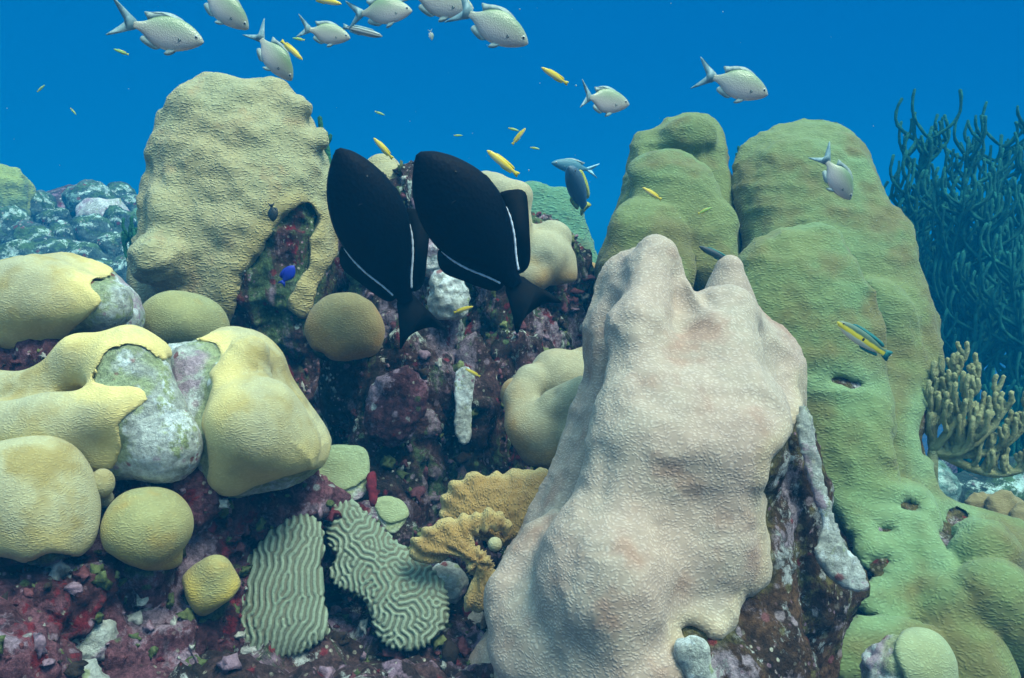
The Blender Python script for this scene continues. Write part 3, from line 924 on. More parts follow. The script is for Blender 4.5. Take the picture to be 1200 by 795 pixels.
f = Field([pb(246, 686, 0.93, 28, 1, 1, 0.92), pb(254, 668, 0.92, 13), pb(230, 698, 0.92, 15), pb(266, 694, 0.92, 12), pc((240, 710, 0.95), (235, 790, 0.96), 32, 40)], 0.015)
colony('star_coral', 'small golden coral knob on a crusty stalk beside the grooved brain coral', 'coral', f, 0.0032, M['olive'],
       Mask([(200, 630), (300, 640), (276, 694), (262, 708), (240, 720), (226, 714), (216, 690)], noise=0.004), M['maroon'], lumps=[(0.002, 26, 'n')],
       rough=[(0.010, 30), (0.004, 80)], rim=0.014)
for (x, y, Y, r, lab) in ((96, 748, 0.86, 30, 'jagged pale green dead coral lump on the maroon rock'), (92, 800, 0.80, 24, 'round whitish coral lump at the bottom edge left of the stalks')):
    f = Field([pb(x, y, Y, r, 1.1, 0.8, 0.85), pb(x - r * 0.7, y - r * 0.1, Y, r * 0.55), pb(x + r * 0.5, y + r * 0.3, Y, r * 0.6)], 0.01)
    o, v, n = rock('dead_coral', lab, f, 0.003, M['dead'], [(0.008, 24), (0.004, 70)], cat='dead coral')

# flat plates in the middle
f = Field([Infl([(374, 560), (378, 528), (400, 522), (426, 528), (434, 560), (428, 582), (405, 590), (382, 582)], 1.16, 1.12, 0.25)], 0.02)
colony('plate_coral', 'flat olive coral plate above the brain corals', 'coral', f, 0.003, M['plate'], Mask([(368, 562), (378, 526), (400, 518), (430, 526), (434, 556), (422, 570), (402, 578), (380, 572)], noise=0.006), M['dead'], lumps=[(0.005, 16, 'n')], rough=[(0.004, 40)])
f = Field([Infl([(440, 590), (455, 584), (474, 590), (480, 603), (472, 618), (460, 627), (446, 615)], 1.12, 1.09, 0.3)], 0.02)
colony('plate_coral', 'little pale green coral plate beside the golden leaf coral', 'coral', f, 0.0025, M['plate'], Mask([(440, 588), (455, 580), (474, 586), (482, 602), (472, 612), (456, 614), (444, 606)], noise=0.004), M['dead'], lumps=[(0.003, 22, 'n')], rough=[(0.004, 40)])
f = Field([pb(580, 638, 0.985, 9)], 0.02)
colony('star_coral', 'button sized cream coral polyp mound in the hollow of the golden coral', 'coral', f, 0.002, M['yellow'])


# brain corals: real meandering grooves
def labyrinth(w, h, lam, seed, ang=None, ani=0.0):
    r = np.random.default_rng(seed)
    u = r.normal(size=(h, w))
    ky, kx = np.meshgrid(np.fft.fftfreq(h), np.fft.fftfreq(w), indexing='ij')
    k = np.hypot(kx, ky)
    flt = np.exp(-((k - 1 / lam) / (0.34 / lam)) ** 2)
    if ang is not None:
        th = np.arctan2(ky, kx) - ang
        flt = flt * (1 - ani + ani * np.cos(th) ** 2)
    for _ in range(12):
        u = np.real(np.fft.ifft2(np.fft.fft2(u) * flt))
        u = np.tanh(2.2 * u / (u.std() + 1e-9))
    return u


def brain_mat():
    m, nt, b = newmat('brain_coral')
    tc = nt.nodes.new('ShaderNodeTexCoord').outputs['Object']
    at = N(nt, 'ShaderNodeAttribute', attribute_name='groove').outputs['Fac']
    f1, _ = noise(nt, tc, 18, 4, 0.6)
    f2, _ = noise(nt, tc, 300, 3, 0.7)
    ridge = mix(nt, mrange(nt, f1, 0.35, 0.65), (0.20, 0.26, 0.185), (0.25, 0.30, 0.22))
    valley = mix(nt, mrange(nt, f1, 0.35, 0.65), (0.145, 0.145, 0.10), (0.125, 0.145, 0.10))
    col = mix(nt, mrange(nt, at, 0.25, 0.7), valley, ridge)
    col = mix(nt, mrange(nt, f2, 0.3, 0.75), col, mix(nt, 1.0, col, (0.75, 0.75, 0.75), 'MULTIPLY'))
    lk(nt, col, b.inputs['Base Color'])
    b.inputs['Roughness'].default_value = 0.7
    bn = N(nt, 'ShaderNodeBump', Strength=0.8, Distance=0.0015)
    lk(nt, f2, bn.inputs['Height'])
    lk(nt, bn.outputs[0], b.inputs['Normal'])
    return m


M['brain'] = brain_mat()


def brain(label, outline, Ytop, Ybot, k, seed, lam, ang=None, ani=0.0, amp=0.0036):
    fld = Field([Infl(outline, Ytop, Ybot, k)], 0.02)
    lo, hi = np.min(outline, 0) - 30, np.max(outline, 0) + 30
    L = labyrinth(int(hi[0] - lo[0]) * 2, int(hi[1] - lo[1]) * 2, lam * 2, seed, ang, ani)
    g = Grid2(lo[0], lo[1], 0.5, L)
    v, q = build(fld, fld.bb, 0.0016)
    v = relax(v, q, 3)
    n = vert_normals(v, q)
    px, py = proj(v[:, 0], v[:, 1], v[:, 2])
    wob = 5 * fbm(v * 20, 2, 61)
    a = g(px + wob, py - wob)
    v = v + n * (0.004 * fbm(v * 14, 2, 3) + amp * a)[:, None]
    base = (v.mean(0)[0], v.mean(0)[1], v[:, 2].min())
    o = mesh_obj('brain_coral', v, q, M['brain'], None, loc=base, attrs={'groove': a * 0.5 + 0.5})
    tag(o, label, 'coral')


brain('upright leaf shaped brain coral with long grooves, beside the golden knob',
      [(345, 606), (318, 622), (300, 642), (282, 665), (279, 690), (280, 715), (271, 738), (276, 757), (292, 771), (318, 776), (336, 768), (356, 765), (384, 746), (386, 730),
       (380, 700), (378, 665), (382, 640), (378, 615), (362, 604)], 1.05, 0.97, 0.40, 5, 7.4, 0.25, 0.45, 0.0014)
brain('tongue shaped brain coral with mazy grooves, spreading towards the pink coral',
      [(352, 580), (362, 564), (380, 566), (415, 588), (445, 612), (470, 636), (500, 658), (522, 690), (522, 730), (505, 752), (482, 760), (455, 756), (440, 738), (432, 708),
       (418, 695), (395, 688), (385, 670), (394, 650), (384, 640), (378, 615), (362, 604)], 1.12, 0.99, 0.36, 9, 6.8, None, 0, 0.0014)

# golden ruffled leaf coral
def leaf_coral(label, outline, Ytop, Ybot, hub, k=0.30, voxel=0.0026, nrad=22, seed=1):
    fld = Field([Infl(outline, Ytop, Ybot, k)], 0.02)
    v, q = build(fld, fld.bb, voxel)
    v = relax(v, q, 1)
    px, py = proj(v[:, 0], v[:, 1], v[:, 2])
    an = np.arctan2(py - hub[1], px - hub[0])
    rr = np.hypot(px - hub[0], py - hub[1])
    ed = fld.prims[0].sd(px, py)
    out = np.exp(np.minimum(ed, 0) / 16.0)
    w = np.sin(an * nrad + 3 * vnoise(v * 30, seed)) + 0.6 * vnoise(np.stack([an * 9, rr * 0.02, 0 * an], 1), seed + 3)
    n = vert_normals(v, q)
    v = v + n * (0.0032 * w * out + 0.005 * fbm(v * 28, 2, seed) + 0.002 * ridged(v * 60, 2, seed + 7))[:, None]
    v[:, 1] += 0.006 * np.sin(an * 5 + seed) * out + 0.006 * out
    base = (v.mean(0)[0], v.mean(0)[1], v[:, 2].min())
    o = mesh_obj('leaf_coral', v, q, M['gold'], None, loc=base, attrs={'rim': np.exp(np.minimum(ed, 0) / 6.0)})
    tag(o, label, 'coral', 'golden leaf corals')


leaf_coral('upper golden leaf coral with a frilled pale rim, behind the other one',
           [(513, 607), (519, 582), (532, 564), (558, 553), (590, 556), (610, 556), (632, 549), (650, 560), (655, 600), (625, 640), (585, 640), (545, 630), (525, 622)], 1.10, 1.06, (585, 640), seed=2)
leaf_coral('lower golden leaf coral curling round a dark hollow against the pink coral',
           [(478, 645), (486, 630), (500, 617), (530, 609), (560, 602), (585, 600), (599, 614), (594, 634), (577, 622), (562, 625), (556, 638), (570, 650), (580, 672), (580, 695),
            (572, 712), (556, 723), (541, 718), (540, 703), (552, 685), (545, 662), (528, 655), (505, 664), (488, 658)], 1.03, 0.99, (560, 660), seed=5)
f = Field([pb(522, 684, 1.07, 24, 1, 0.7, 0.9)], 0.02)
o, v, n = rock('dead_coral', 'lilac and green crusted lump under the curl of the golden coral', f, 0.003, M['dead'], [(0.006, 30), (0.003, 80)], cat='dead coral')
f = Field([Infl([(534, 440), (545, 430), (555, 440), (553, 480), (551, 512), (544, 522), (535, 512), (533, 480)], 1.305, 1.275, 0.30)], 0.02)
o, v, n = rock('dead_coral', 'upright bluish white dead strip on the dark rock column', f, 0.0032, M['dead'], [(0.003, 30), (0.0015, 90)], cat='dead coral')
f = Field([pb(522, 340, 1.36, 22, 0.9, 0.5, 1.2), pb(505, 300, 1.42, 20, 0.8, 0.5, 1.3), pb(530, 355, 1.36, 18)], 0.02)
o, v, n = rock('dead_coral', 'green and white crusted boss between the tails of the black fish', f, 0.0035, M['dead'], [(0.008, 24), (0.004, 70)], cat='dead coral')
f = Field([pb(468, 470, 1.25, 34, 1, 0.6, 1.2), pb(455, 500, 1.25, 24)], 0.02)
o, v, n = rock('sponge', 'dull plum red encrusting sponge on the rock under the smaller black fish\'s tail', f, 0.004, M['maroon'], [(0.008, 22), (0.004, 60)], cat='sponge')
f = Field([pb(236, 618, 0.99, 14, 1, 0.6, 1)], 0.02)
M['redsponge'] = plain_mat('red_sponge', (0.17, 0.02, 0.03), 0.85, 0.05, (0.06, 0.012, 0.02), 110)
o, v, n = rock('sponge', 'round crimson sponge patch right of the ball shaped coral', f, 0.0025, M['redsponge'], [(0.006, 40), (0.002, 90)], cat='sponge')
f = Field([Infl([(430, 560), (436, 552), (442, 560), (442, 590), (434, 592)], 1.13, 1.11, 0.4)], 0.02)
o, v, n = rock('sponge', 'slim red finger sponge beside the flat olive plate', f, 0.0022, M['redsponge'], [(0.004, 45)], cat='sponge')

# the far reef on the left
def far_rocks():
    r = random.Random(5)
    spec = [(8, 224, 5.0, 24, 'yellow'), (28, 248, 5.1, 22, ''), (48, 255, 5.2, 26, ''), (68, 262, 5.1, 20, ''), (105, 240, 5.2, 25, ''), (122, 258, 5.0, 24, 'white'),
            (140, 238, 5.6, 18, ''), (158, 248, 5.5, 18, ''), (10, 275, 4.7, 26, ''), (40, 290, 4.5, 28, ''), (76, 284, 4.6, 22, ''), (108, 278, 4.6, 22, ''),
            (140, 268, 4.8, 20, ''), (165, 268, 4.9, 16, 'g'), (132, 292, 4.3, 20, 'pale'), (60, 312, 4.2, 28, ''), (160, 300, 4.2, 18, ''), (100, 308, 4.2, 22, ''), (20, 310, 4.1, 24, ''),
            (150, 322, 4.0, 18, ''), (120, 328, 4.0, 22, '')]
    lab = {0: 'bright yellow green topped boulder at the left end of the far reef'}
    for i, (x, y, Y, rad, kind) in enumerate(spec):
        pr = [pb(x, y, Y, rad, r.uniform(0.9, 1.2), 1, r.uniform(0.8, 1.1))]
        for _ in range(4):
            pr.append(pb(x + r.uniform(-0.7, 0.7) * rad, y + r.uniform(-0.5, 0.8) * rad, Y - r.uniform(0, 0.06), rad * r.uniform(0.35, 0.6)))
        fl = Field(pr, 0.05)
        mt = M['far_yellow'] if kind == 'yellow' else M['fargreen'] if kind == 'g' else M['dead'] if kind in ('white',) else M['farrock']
        rock('reef_boulder', lab.get(i, 'crusted, haze-teal boulder of the far reef between the left edge and the tan pillar') if kind != 'white' else
             'boulder with a bleached white face in the far reef', fl, 0.016, mt, [(0.035, 5), (0.016, 14), (0.006, 40)], cat='boulder', group='far reef boulders')


M['far_yellow'] = coral_mat('far_yellow_coral', (0.34, 0.42, 0.10), (0.16, 0.26, 0.10), (0.2, 0.25, 0.06), polyp=90, bump=0.004, alt_scale=6)
far_rocks()
rock('reef_boulder', 'low teal green boulder behind the knobbly fan at the right edge', Field([pb(1130, 610, 2.0, 50), pb(1190, 600, 2.0, 55), pb(1090, 580, 1.9, 30)], 0.05), 0.012, M['farrock'], [(0.03, 6), (0.012, 20)], cat='boulder')

# ------------------------------------------------------------------ sea rods and sea fans
def tube(pts, radii, sides=7, bumpy=0.0, seed=0):
    pts = np.array(pts, float)
    n = len(pts)
    V, Fc = [], []
    t = np.gradient(pts, axis=0)
    t /= np.linalg.norm(t, axis=1, keepdims=True) + 1e-9
    up = np.array([0.13, 0.97, 0.2])
    r = np.random.default_rng(seed)
    for i in range(n):
        a = np.cross(t[i], up)
        a /= np.linalg.norm(a) + 1e-9
        b = np.cross(t[i], a)
        for k in range(sides):
            th = 2 * math.pi * (k + 0.5 * (i % 2)) / sides
            rr = radii[i] * (1 + bumpy * r.uniform(-1, 1))
            V.append(pts[i] + rr * (math.cos(th) * a + math.sin(th) * b))
    for i in range(n - 1):
        for k in range(sides):
            k2 = (k + 1) % sides
            Fc.append((i * sides + k, i * sides + k2, (i + 1) * sides + k2, (i + 1) * sides + k))
    V.append(pts[0])
    V.append(pts[-1] + t[-1] * radii[-1] * 0.7)
    for k in range(sides):
        Fc.append((len(V) - 2, (k + 1) % sides, k))
        Fc.append((len(V) - 1, (n - 1) * sides + k, (n - 1) * sides + (k + 1) % sides))
    return V, Fc


def join(parts):
    V, Fc = [], []
    for v, f in parts:
        o = len(V)
        V += list(v)
        Fc += [tuple(i + o for i in q) for q in f]
    return np.array(V), Fc


def curve_pts(a, b, sag, n=9, wob=0.0, r=random):
    a, b = np.array(a, float), np.array(b, float)
    out = []
    ph = r.uniform(0, 6)
    L = np.linalg.norm(b - a)
    for i in range(n):
        t = i / (n - 1)
        p = a * (1 - t) + b * t + np.array(sag) * math.sin(math.pi * t)
        p = p + wob * L * t * np.array([math.sin(ph + 5 * t), math.cos(ph * 2 + 4 * t), 0.3 * math.sin(ph + 7 * t)])
        out.append(p)
    return out


def sea_rod(name, label, base, limbs, mat, rad, twigs, tw_len, seed, bumpy=0.15, splay=0.0):
    """limbs: list of end points; each limb is one part with its upright twigs"""
    r = random.Random(seed)
    base = np.array(base)
    t = thing(name, label, 'soft coral', base)
    hold = base + np.array([0, 0, 0.04])
    mesh_obj('stem', *tube([base - np.array([0, 0, 0.03]), base, hold], [rad * 2.2, rad * 1.7, rad * 1.5], 9), mat, t)
    for k, (e, sag) in enumerate(limbs):
        e = np.array(e)
        main = curve_pts(hold, e, sag, 14, 0.03, r)
        L = np.linalg.norm(e - hold)
        parts = [tube(main, np.linspace(rad * 1.35, rad * 0.85, 14), 7, bumpy * 0.5, seed + k)]
        for j in range(twigs):
            s = 0.22 + 0.75 * (j + r.uniform(0, 0.6)) / twigs
            i = min(12, int(s * 13))
            p0 = main[i] + (main[i + 1] - main[i]) * (s * 13 - i if s * 13 - i < 1 else 0.5)
            ln = tw_len * r.uniform(0.55, 1.15) * (1.15 - 0.35 * s)
            side = r.choice((-1, 1))
            out = np.array([side * r.uniform(0.12, 0.32 + splay), r.uniform(-0.35, 0.35), 0.0]) * ln
            tip = p0 + out + np.array([0, 0, ln])
            tw = curve_pts(p0, tip, np.array([out[0] * 0.55, out[1] * 0.4, -0.05 * ln]), 9, 0.025, r)
            parts.append(tube(tw, np.linspace(rad * 0.85, rad * 0.72, 9), 6, bumpy, seed * 31 + j))
            if r.random() < 0.45:
                q0 = tw[4]
                tip2 = q0 + np.array([-side * r.uniform(0.1, 0.3) * ln, r.uniform(-0.2, 0.2) * ln, ln * r.uniform(0.4, 0.65)])
                parts.append(tube(curve_pts(q0, tip2, np.array([-side * 0.06 * ln, 0, 0]), 6, 0.02, r), np.linspace(rad * 0.8, rad * 0.66, 6), 6, bumpy, seed * 57 + j))
        mesh_obj('branch', *join(parts), mat, t)
    return t


def rod_mat(name, c1, c2, scale=160):
    m = plain_mat(name, c1, 0.85, 0.08, c2, 30)
    nt = m.node_tree
    b = nt.nodes['Principled BSDF']
    tc = nt.nodes.new('ShaderNodeTexCoord').outputs['Object']
    f, _ = noise(nt, tc, scale, 3, 0.7)
    bn = N(nt, 'ShaderNodeBump', Strength=1.0, Distance=0.006)
    lk(nt, f, bn.inputs['Height'])
    lk(nt, bn.outputs[0], b.inputs['Normal'])
    return m


M['rod'] = rod_mat('dark_sea_rod', (0.020, 0.15, 0.11), (0.012, 0.08, 0.06))  # dark base colour stands in for shaded, backlit branches
M['rodpale'] = rod_mat('olive_sea_fan', (0.36, 0.38, 0.20), (0.24, 0.25, 0.12), 300)
M['rodgreen'] = rod_mat('green_sea_rod', (0.03, 0.15, 0.08), (0.02, 0.09, 0.05))
Y = 3.1
sea_rod('sea_rod', 'big dark teal bushy sea rod rising behind the green coral on the right', P(1140, 470, Y),
        [(P(1095, 150, Y - 0.1), (-0.10, 0, -0.02)), (P(1140, 165, Y), (0.0, 0, 0)), (P(1180, 160, Y + 0.1), (0.05, 0, 0)), (P(1075, 240, Y), (-0.12, 0, -0.06)), (P(1120, 230, Y - 0.2), (-0.05, 0, 0)),
         (P(1205, 190, Y), (0.1, 0, -0.03)), (P(1110, 330, Y), (-0.06, 0, -0.04)), (P(1150, 350, Y - 0.2), (0.02, 0, 0)), (P(1190, 300, Y - 0.1), (0.06, 0, -0.03)), (P(1085, 290, Y), (-0.1, 0, -0.05)), (P(1060, 330, Y + 0.1), (-0.10, 0, -0.08)), (P(1160, 250, Y - 0.2), (0.03, 0, 0)), (P(1230, 260, Y), (0.1, 0, -0.1))],
        M['rod'], 0.0076, 64, 0.19, 3, 0.3, 0.35)
sea_rod('sea_rod', 'second dark teal sea rod cut by the right edge, lower and behind the knobbly fan', P(1215, 560, Y - 0.3),
        [(P(1150, 330, Y - 0.3), (-0.06, 0, -0.05)), (P(1190, 300, Y - 0.4), (0, 0, 0)), (P(1240, 320, Y - 0.3), (0.05, 0, 0)), (P(1120, 420, Y - 0.3), (-0.08, 0, -0.08))],
        M['rod'], 0.0072, 50, 0.18, 8, 0.3, 0.35)
sea_rod('sea_rod', 'third dark teal sea rod low behind the tall green coral\'s shoulder', P(1110, 500, Y + 0.3),
        [(P(1075, 330, Y + 0.3), (-0.04, 0, -0.05)), (P(1110, 300, Y + 0.2), (0, 0, 0)), (P(1150, 330, Y + 0.3), (0.05, 0, 0)), (P(1060, 400, Y + 0.3), (-0.08, 0, -0.08))],
        M['rod'], 0.0074, 50, 0.18, 18, 0.3, 0.35)
sea_rod('sea_rod', 'low dark teal sea rod under the knobbly fan at the right edge', P(1185, 640, 2.3),
        [(P(1130, 500, 2.4), (-0.04, 0, -0.05)), (P(1160, 480, 2.3), (0, 0, 0)), (P(1195, 490, 2.3), (0.03, 0, 0)), (P(1230, 500, 2.4), (0.05, 0, -0.05))],
        M['rod'], 0.0065, 30, 0.15, 28)
sea_rod('sea_fan', 'knobbly olive soft coral branching sideways from the tall green coral', P(1092, 556, 1.36),
        [(P(1122, 425, 1.38), (-0.015, 0, 0)), (P(1140, 440, 1.36), (0, -0.02, 0)), (P(1190, 470, 1.34), (0, 0, -0.03)), (P(1225, 450, 1.38), (0.02, 0, -0.05)), (P(1225, 535, 1.36), (0.02, 0, -0.035)),
         (P(1110, 470, 1.36), (-0.01, 0, 0)), (P(1165, 485, 1.33), (0, 0, -0.03))],
        M['rodpale'], 0.0056, 20, 0.052, 5, 0.2, 0.02)
sea_rod('sea_rod', 'clump of thin green sea rods at the foot of the tan pillar', P(160, 335, 2.4),
        [(P(152, 272, 2.4), (0, 0, 0)), (P(161, 268, 2.4), (0, 0, 0)), (P(170, 272, 2.4), (0, 0, 0)), (P(146, 275, 2.42), (-0.01, 0, 0))], M['rodgreen'], 0.006, 3, 0.09, 6)
sea_rod('sea_rod', 'sprig of green sea rods peeking out behind the tan pillar', P(380, 260, 1.9),
        [(P(373, 138, 1.9), (0.01, 0, 0)), (P(383, 156, 1.9), (0.01, 0, 0)), (P(391, 182, 1.9), (0.01, 0, 0)), (P(393, 205, 1.88), (0, 0, 0))], M['rodgreen'], 0.006, 2, 0.05, 7)
sea_rod('sea_rod', 'wisp of sea rod in the gap between the two green corals', P(868, 300, 1.9),
        [(P(860, 180, 1.9), (0, 0, 0)), (P(867, 190, 1.9), (0, 0, 0))], M['rodgreen'], 0.0045, 3, 0.05, 9)


# ------------------------------------------------------------------ loose growth on the rocks
def crust_mat():
    m, nt, b = newmat('reef_growth')
    at = N(nt, 'ShaderNodeAttribute', attribute_name='tone').outputs['Fac']
    r = nt.nodes.new('ShaderNodeValToRGB')
    r.color_ramp.interpolation = 'CONSTANT'
    cols = [(0.0, (0.14, 0.05, 0.06)), (0.26, (0.26, 0.17, 0.22)), (0.44, (0.42, 0.42, 0.38)), (0.52, (0.10, 0.13, 0.05)), (0.70, (0.14, 0.025, 0.035)), (0.76, (0.17, 0.20, 0.08)),
            (0.84, (0.035, 0.025, 0.02))]
    while len(r.color_ramp.elements) < len(cols):
        r.color_ramp.elements.new(0.5)
    for e, (p, c) in zip(r.color_ramp.elements, cols):
        e.position = p
        e.color = c4(c)
    lk(nt, at, r.inputs[0])
    tc = nt.nodes.new('ShaderNodeTexCoord').outputs['Object']
    f, _ = noise(nt, tc, 150, 4, 0.7)
    lk(nt, mix(nt, mrange(nt, f, 0.3, 0.7), mix(nt, 1.0, r.outputs[0], (0.5, 0.5, 0.5), 'MULTIPLY'), r.outputs[0]), b.inputs['Base Color'])
    b.inputs['Roughness'].default_value = 0.85
    bn = N(nt, 'ShaderNodeBump', Strength=1.0, Distance=0.003)
    lk(nt, f, bn.inputs['Height'])
    lk(nt, bn.outputs[0], b.inputs['Normal'])
    return m


ICO_T = (1 + 5 ** 0.5) / 2
ICO_V = np.array([(-1, ICO_T, 0), (1, ICO_T, 0), (-1, -ICO_T, 0), (1, -ICO_T, 0), (0, -1, ICO_T), (0, 1, ICO_T), (0, -1, -ICO_T), (0, 1, -ICO_T),
                  (ICO_T, 0, -1), (ICO_T, 0, 1), (-ICO_T, 0, -1), (-ICO_T, 0, 1)], float) / 1.9
ICO_F = [(0, 11, 5), (0, 5, 1), (0, 1, 7), (0, 7, 10), (0, 10, 11), (1, 5, 9), (5, 11, 4), (11, 10, 2), (10, 7, 6), (7, 1, 8), (3, 9, 4), (3, 4, 2), (3, 2, 6), (3, 6, 8),
         (3, 8, 9), (4, 9, 5), (2, 4, 11), (6, 2, 10), (8, 6, 7), (9, 8, 1)]


def subdiv(v, f):
    v = list(map(np.array, v))
    mid, out = {}, []

    def m(a, b):
        k = (min(a, b), max(a, b))
        if k not in mid:
            p = (v[a] + v[b]) / 2
            v.append(p / np.linalg.norm(p))
            mid[k] = len(v) - 1
        return mid[k]
    v = [p / np.linalg.norm(p) for p in v]
    for a, b, c in f:
        x, y, z = m(a, b), m(b, c), m(c, a)
        out += [(a, x, z), (b, y, x), (c, z, y), (x, y, z)]
    return np.array(v), out


ICO2_V, ICO2_F = subdiv(ICO_V, ICO_F)


def growth():
    V, Fc, T = [], [], []
    r = np.random.default_rng(12)
    off = 0
    src = [(v, n, 900) for v, n in scatter_src]
    k = (np.abs(bed_pts[:, 0]) < 1.2) & (bed_pts[:, 1] > 0.6) & (bed_pts[:, 1] < 1.8)
    src.append((bed_pts[k], np.tile([0, 0, 1.0], (k.sum(), 1)), 900))
    fa = np.array(ICO2_F)
    for v, n, cnt in src:
        front = n[:, 1] < 0.35
        ids = np.nonzero(front)[0]
        for i in r.choice(ids, min(cnt, len(ids)), replace=False):
            s = 0.002 + 0.008 * r.random() ** 3
            w = ICO2_V * (1 + 0.42 * r.normal(size=(len(ICO2_V), 1))) * s * r.uniform(0.5, 1.4, 3)
            V.append(w + v[i] + n[i] * s * 0.2)
            Fc.append(fa + off)
            T.append(np.full(len(w), r.random()))
            off += len(w)
    o = mesh_obj('reef_growth', np.concatenate(V), np.concatenate(Fc), crust_mat(), attrs={'tone': np.concatenate(T)})
    o['kind'] = 'stuff'


growth()


# ------------------------------------------------------------------ fish
def prof(pts, n=28):
    """smooth profile through (x, top, bottom, halfwidth) stations"""
    pts = np.array(sorted(pts), float)
    xs = np.linspace(0, 1, n)
    xs = 0.5 - 0.5 * np.cos(math.pi * xs)
    xs = pts[0, 0] + (pts[-1, 0] - pts[0, 0]) * xs
    out = [xs]
    d = np.gradient(pts[:, 1:], pts[:, 0], axis=0)
    for c in range(3):
        y = np.zeros(n)
        for j, x in enumerate(xs):
            i = min(max(np.searchsorted(pts[:, 0], x) - 1, 0), len(pts) - 2)
            h = pts[i + 1, 0] - pts[i, 0]
            t = (x - pts[i, 0]) / h
            y[j] = ((2 * t ** 3 - 3 * t ** 2 + 1) * pts[i, c + 1] + (t ** 3 - 2 * t ** 2 + t) * h * d[i, c]
                    + (-2 * t ** 3 + 3 * t ** 2) * pts[i + 1, c + 1] + (t ** 3 - t ** 2) * h * d[i + 1, c])
        out.append(y)
    return out


def body_mesh(pts, sides=20, n=28):
    xs, top, bot, hw = prof(pts, n)
    V, Fc = [], []
    for x, t, b, w in zip(xs, top, bot, hw):
        c, h = (t + b) / 2, max((t - b) / 2, 1e-4)
        for k in range(sides):
            a = 2 * math.pi * k / sides
            V.append((x, max(w, 1e-4) * math.sin(a) * (abs(math.sin(a)) ** 0.15), c + h * math.cos(a)))
    for i in range(n - 1):
        for k in range(sides):
            k2 = (k + 1) % sides
            Fc.append((i * sides + k, (i + 1) * sides + k, (i + 1) * sides + k2, i * sides + k2))
    Fc.append(tuple(range(sides)))
    Fc.append(tuple((n - 1) * sides + k for k in reversed(range(sides))))
    return np.array(V), Fc


def fin_mesh(poly, th=0.006, y=0.0, wave=0.0, n=3):
    p = smooth_poly(poly, n)
    m = len(p)
    V = [(a, y + th / 2 + wave * math.sin(9 * a + 4 * b), b) for a, b in p] + [(a, y - th / 2 + wave * math.sin(9 * a + 4 * b), b) for a, b in p]
    Fc = [tuple(range(m - 1, -1, -1)), tuple(range(m, 2 * m))]
    for i in range(m):
        j = (i + 1) % m
        Fc.append((i, j, m + j, m + i))
    return np.array(V), Fc


def ball(c, r, sy=1.0):
    return ICO2_V * np.array([r, r * sy, r]) + np.array(c), ICO2_F


def line_mesh(pts, w, y=0.0, wy=None):
    P3 = [(a, y, b) for a, b in smooth_line(pts)]
    v, f = tube(P3, [w] * len(P3), 6)
    v = np.array(v)
    if wy:
        v[:, 1] = y + (v[:, 1] - y) * wy
    return v, f


def smooth_line(pts, n=5):
    q = np.array([pts[0]] + list(pts) + [pts[-1]], float)
    out = []
    for i in range(1, len(q) - 2):
        for k in range(n):
            t = k / n
            p0, p1, p2, p3 = q[i - 1], q[i], q[i + 1], q[i + 2]
            out.append(0.5 * (2 * p1 + (p2 - p0) * t + (2 * p0 - 5 * p1 + 4 * p2 - p3) * t * t + (3 * p1 - p0 - 3 * p2 + p3) * t ** 3))
    out.append(q[-1])
    return out


def fish_mat(name, stops, rough=0.35, spec=0.35, spots=(), scale_bump=0.003, scales=75, stripes=None):
    """colour runs from belly to back along the fish's own height (countershading), with its spots"""
    m, nt, b = newmat(name)
    b.inputs['Roughness'].default_value = rough
    b.inputs['Specular IOR Level'].default_value = spec
    tc = nt.nodes.new('ShaderNodeTexCoord').outputs['Object']
    sp = nt.nodes.new('ShaderNodeSeparateXYZ')
    lk(nt, tc, sp.inputs[0])
    f, _ = noise(nt, tc, 9, 3, 0.6)
    h = math_n(nt, 'ADD', sp.outputs[2], math_n(nt, 'MULTIPLY', f, 0.03))
    h = math_n(nt, 'ADD', math_n(nt, 'MULTIPLY', h, 2.0), 0.5)
    r = nt.nodes.new('ShaderNodeValToRGB')
    while len(r.color_ramp.elements) < len(stops):
        r.color_ramp.elements.new(0.5)
    for e, (p, c) in zip(r.color_ramp.elements, stops):
        e.position = p * 2 + 0.515
        e.color = c4(c)
    lk(nt, h, r.inputs[0])
    col = r.outputs[0]
    for (x, z, rad, c) in spots:
        cb = nt.nodes.new('ShaderNodeCombineXYZ')
        lk(nt, sp.outputs[0], cb.inputs[0])
        lk(nt, sp.outputs[2], cb.inputs[2])
        d = nt.nodes.new('ShaderNodeVectorMath')
        d.operation = 'DISTANCE'
        lk(nt, cb.outputs[0], d.inputs[0])
        d.inputs[1].default_value = (x, 0, z)
        col = mix(nt, mrange(nt, d.outputs['Value'], rad, rad * 0.6), col, c)
    vo = N(nt, 'ShaderNodeTexVoronoi', Scale=float(scales))
    lk(nt, tc, vo.inputs['Vector'])
    col = mix(nt, mrange(nt, vo.outputs['Distance'], 0.2, 0.8), col, mix(nt, 1.0, col, (0.97, 0.97, 0.98), 'MULTIPLY'))
    lk(nt, col, b.inputs['Base Color'])
    if scale_bump:
        bn = N(nt, 'ShaderNodeBump', Strength=0.2, Distance=scale_bump)
        lk(nt, vo.outputs['Distance'], bn.inputs['Height'])
        lk(nt, bn.outputs[0], b.inputs['Normal'])
    return m


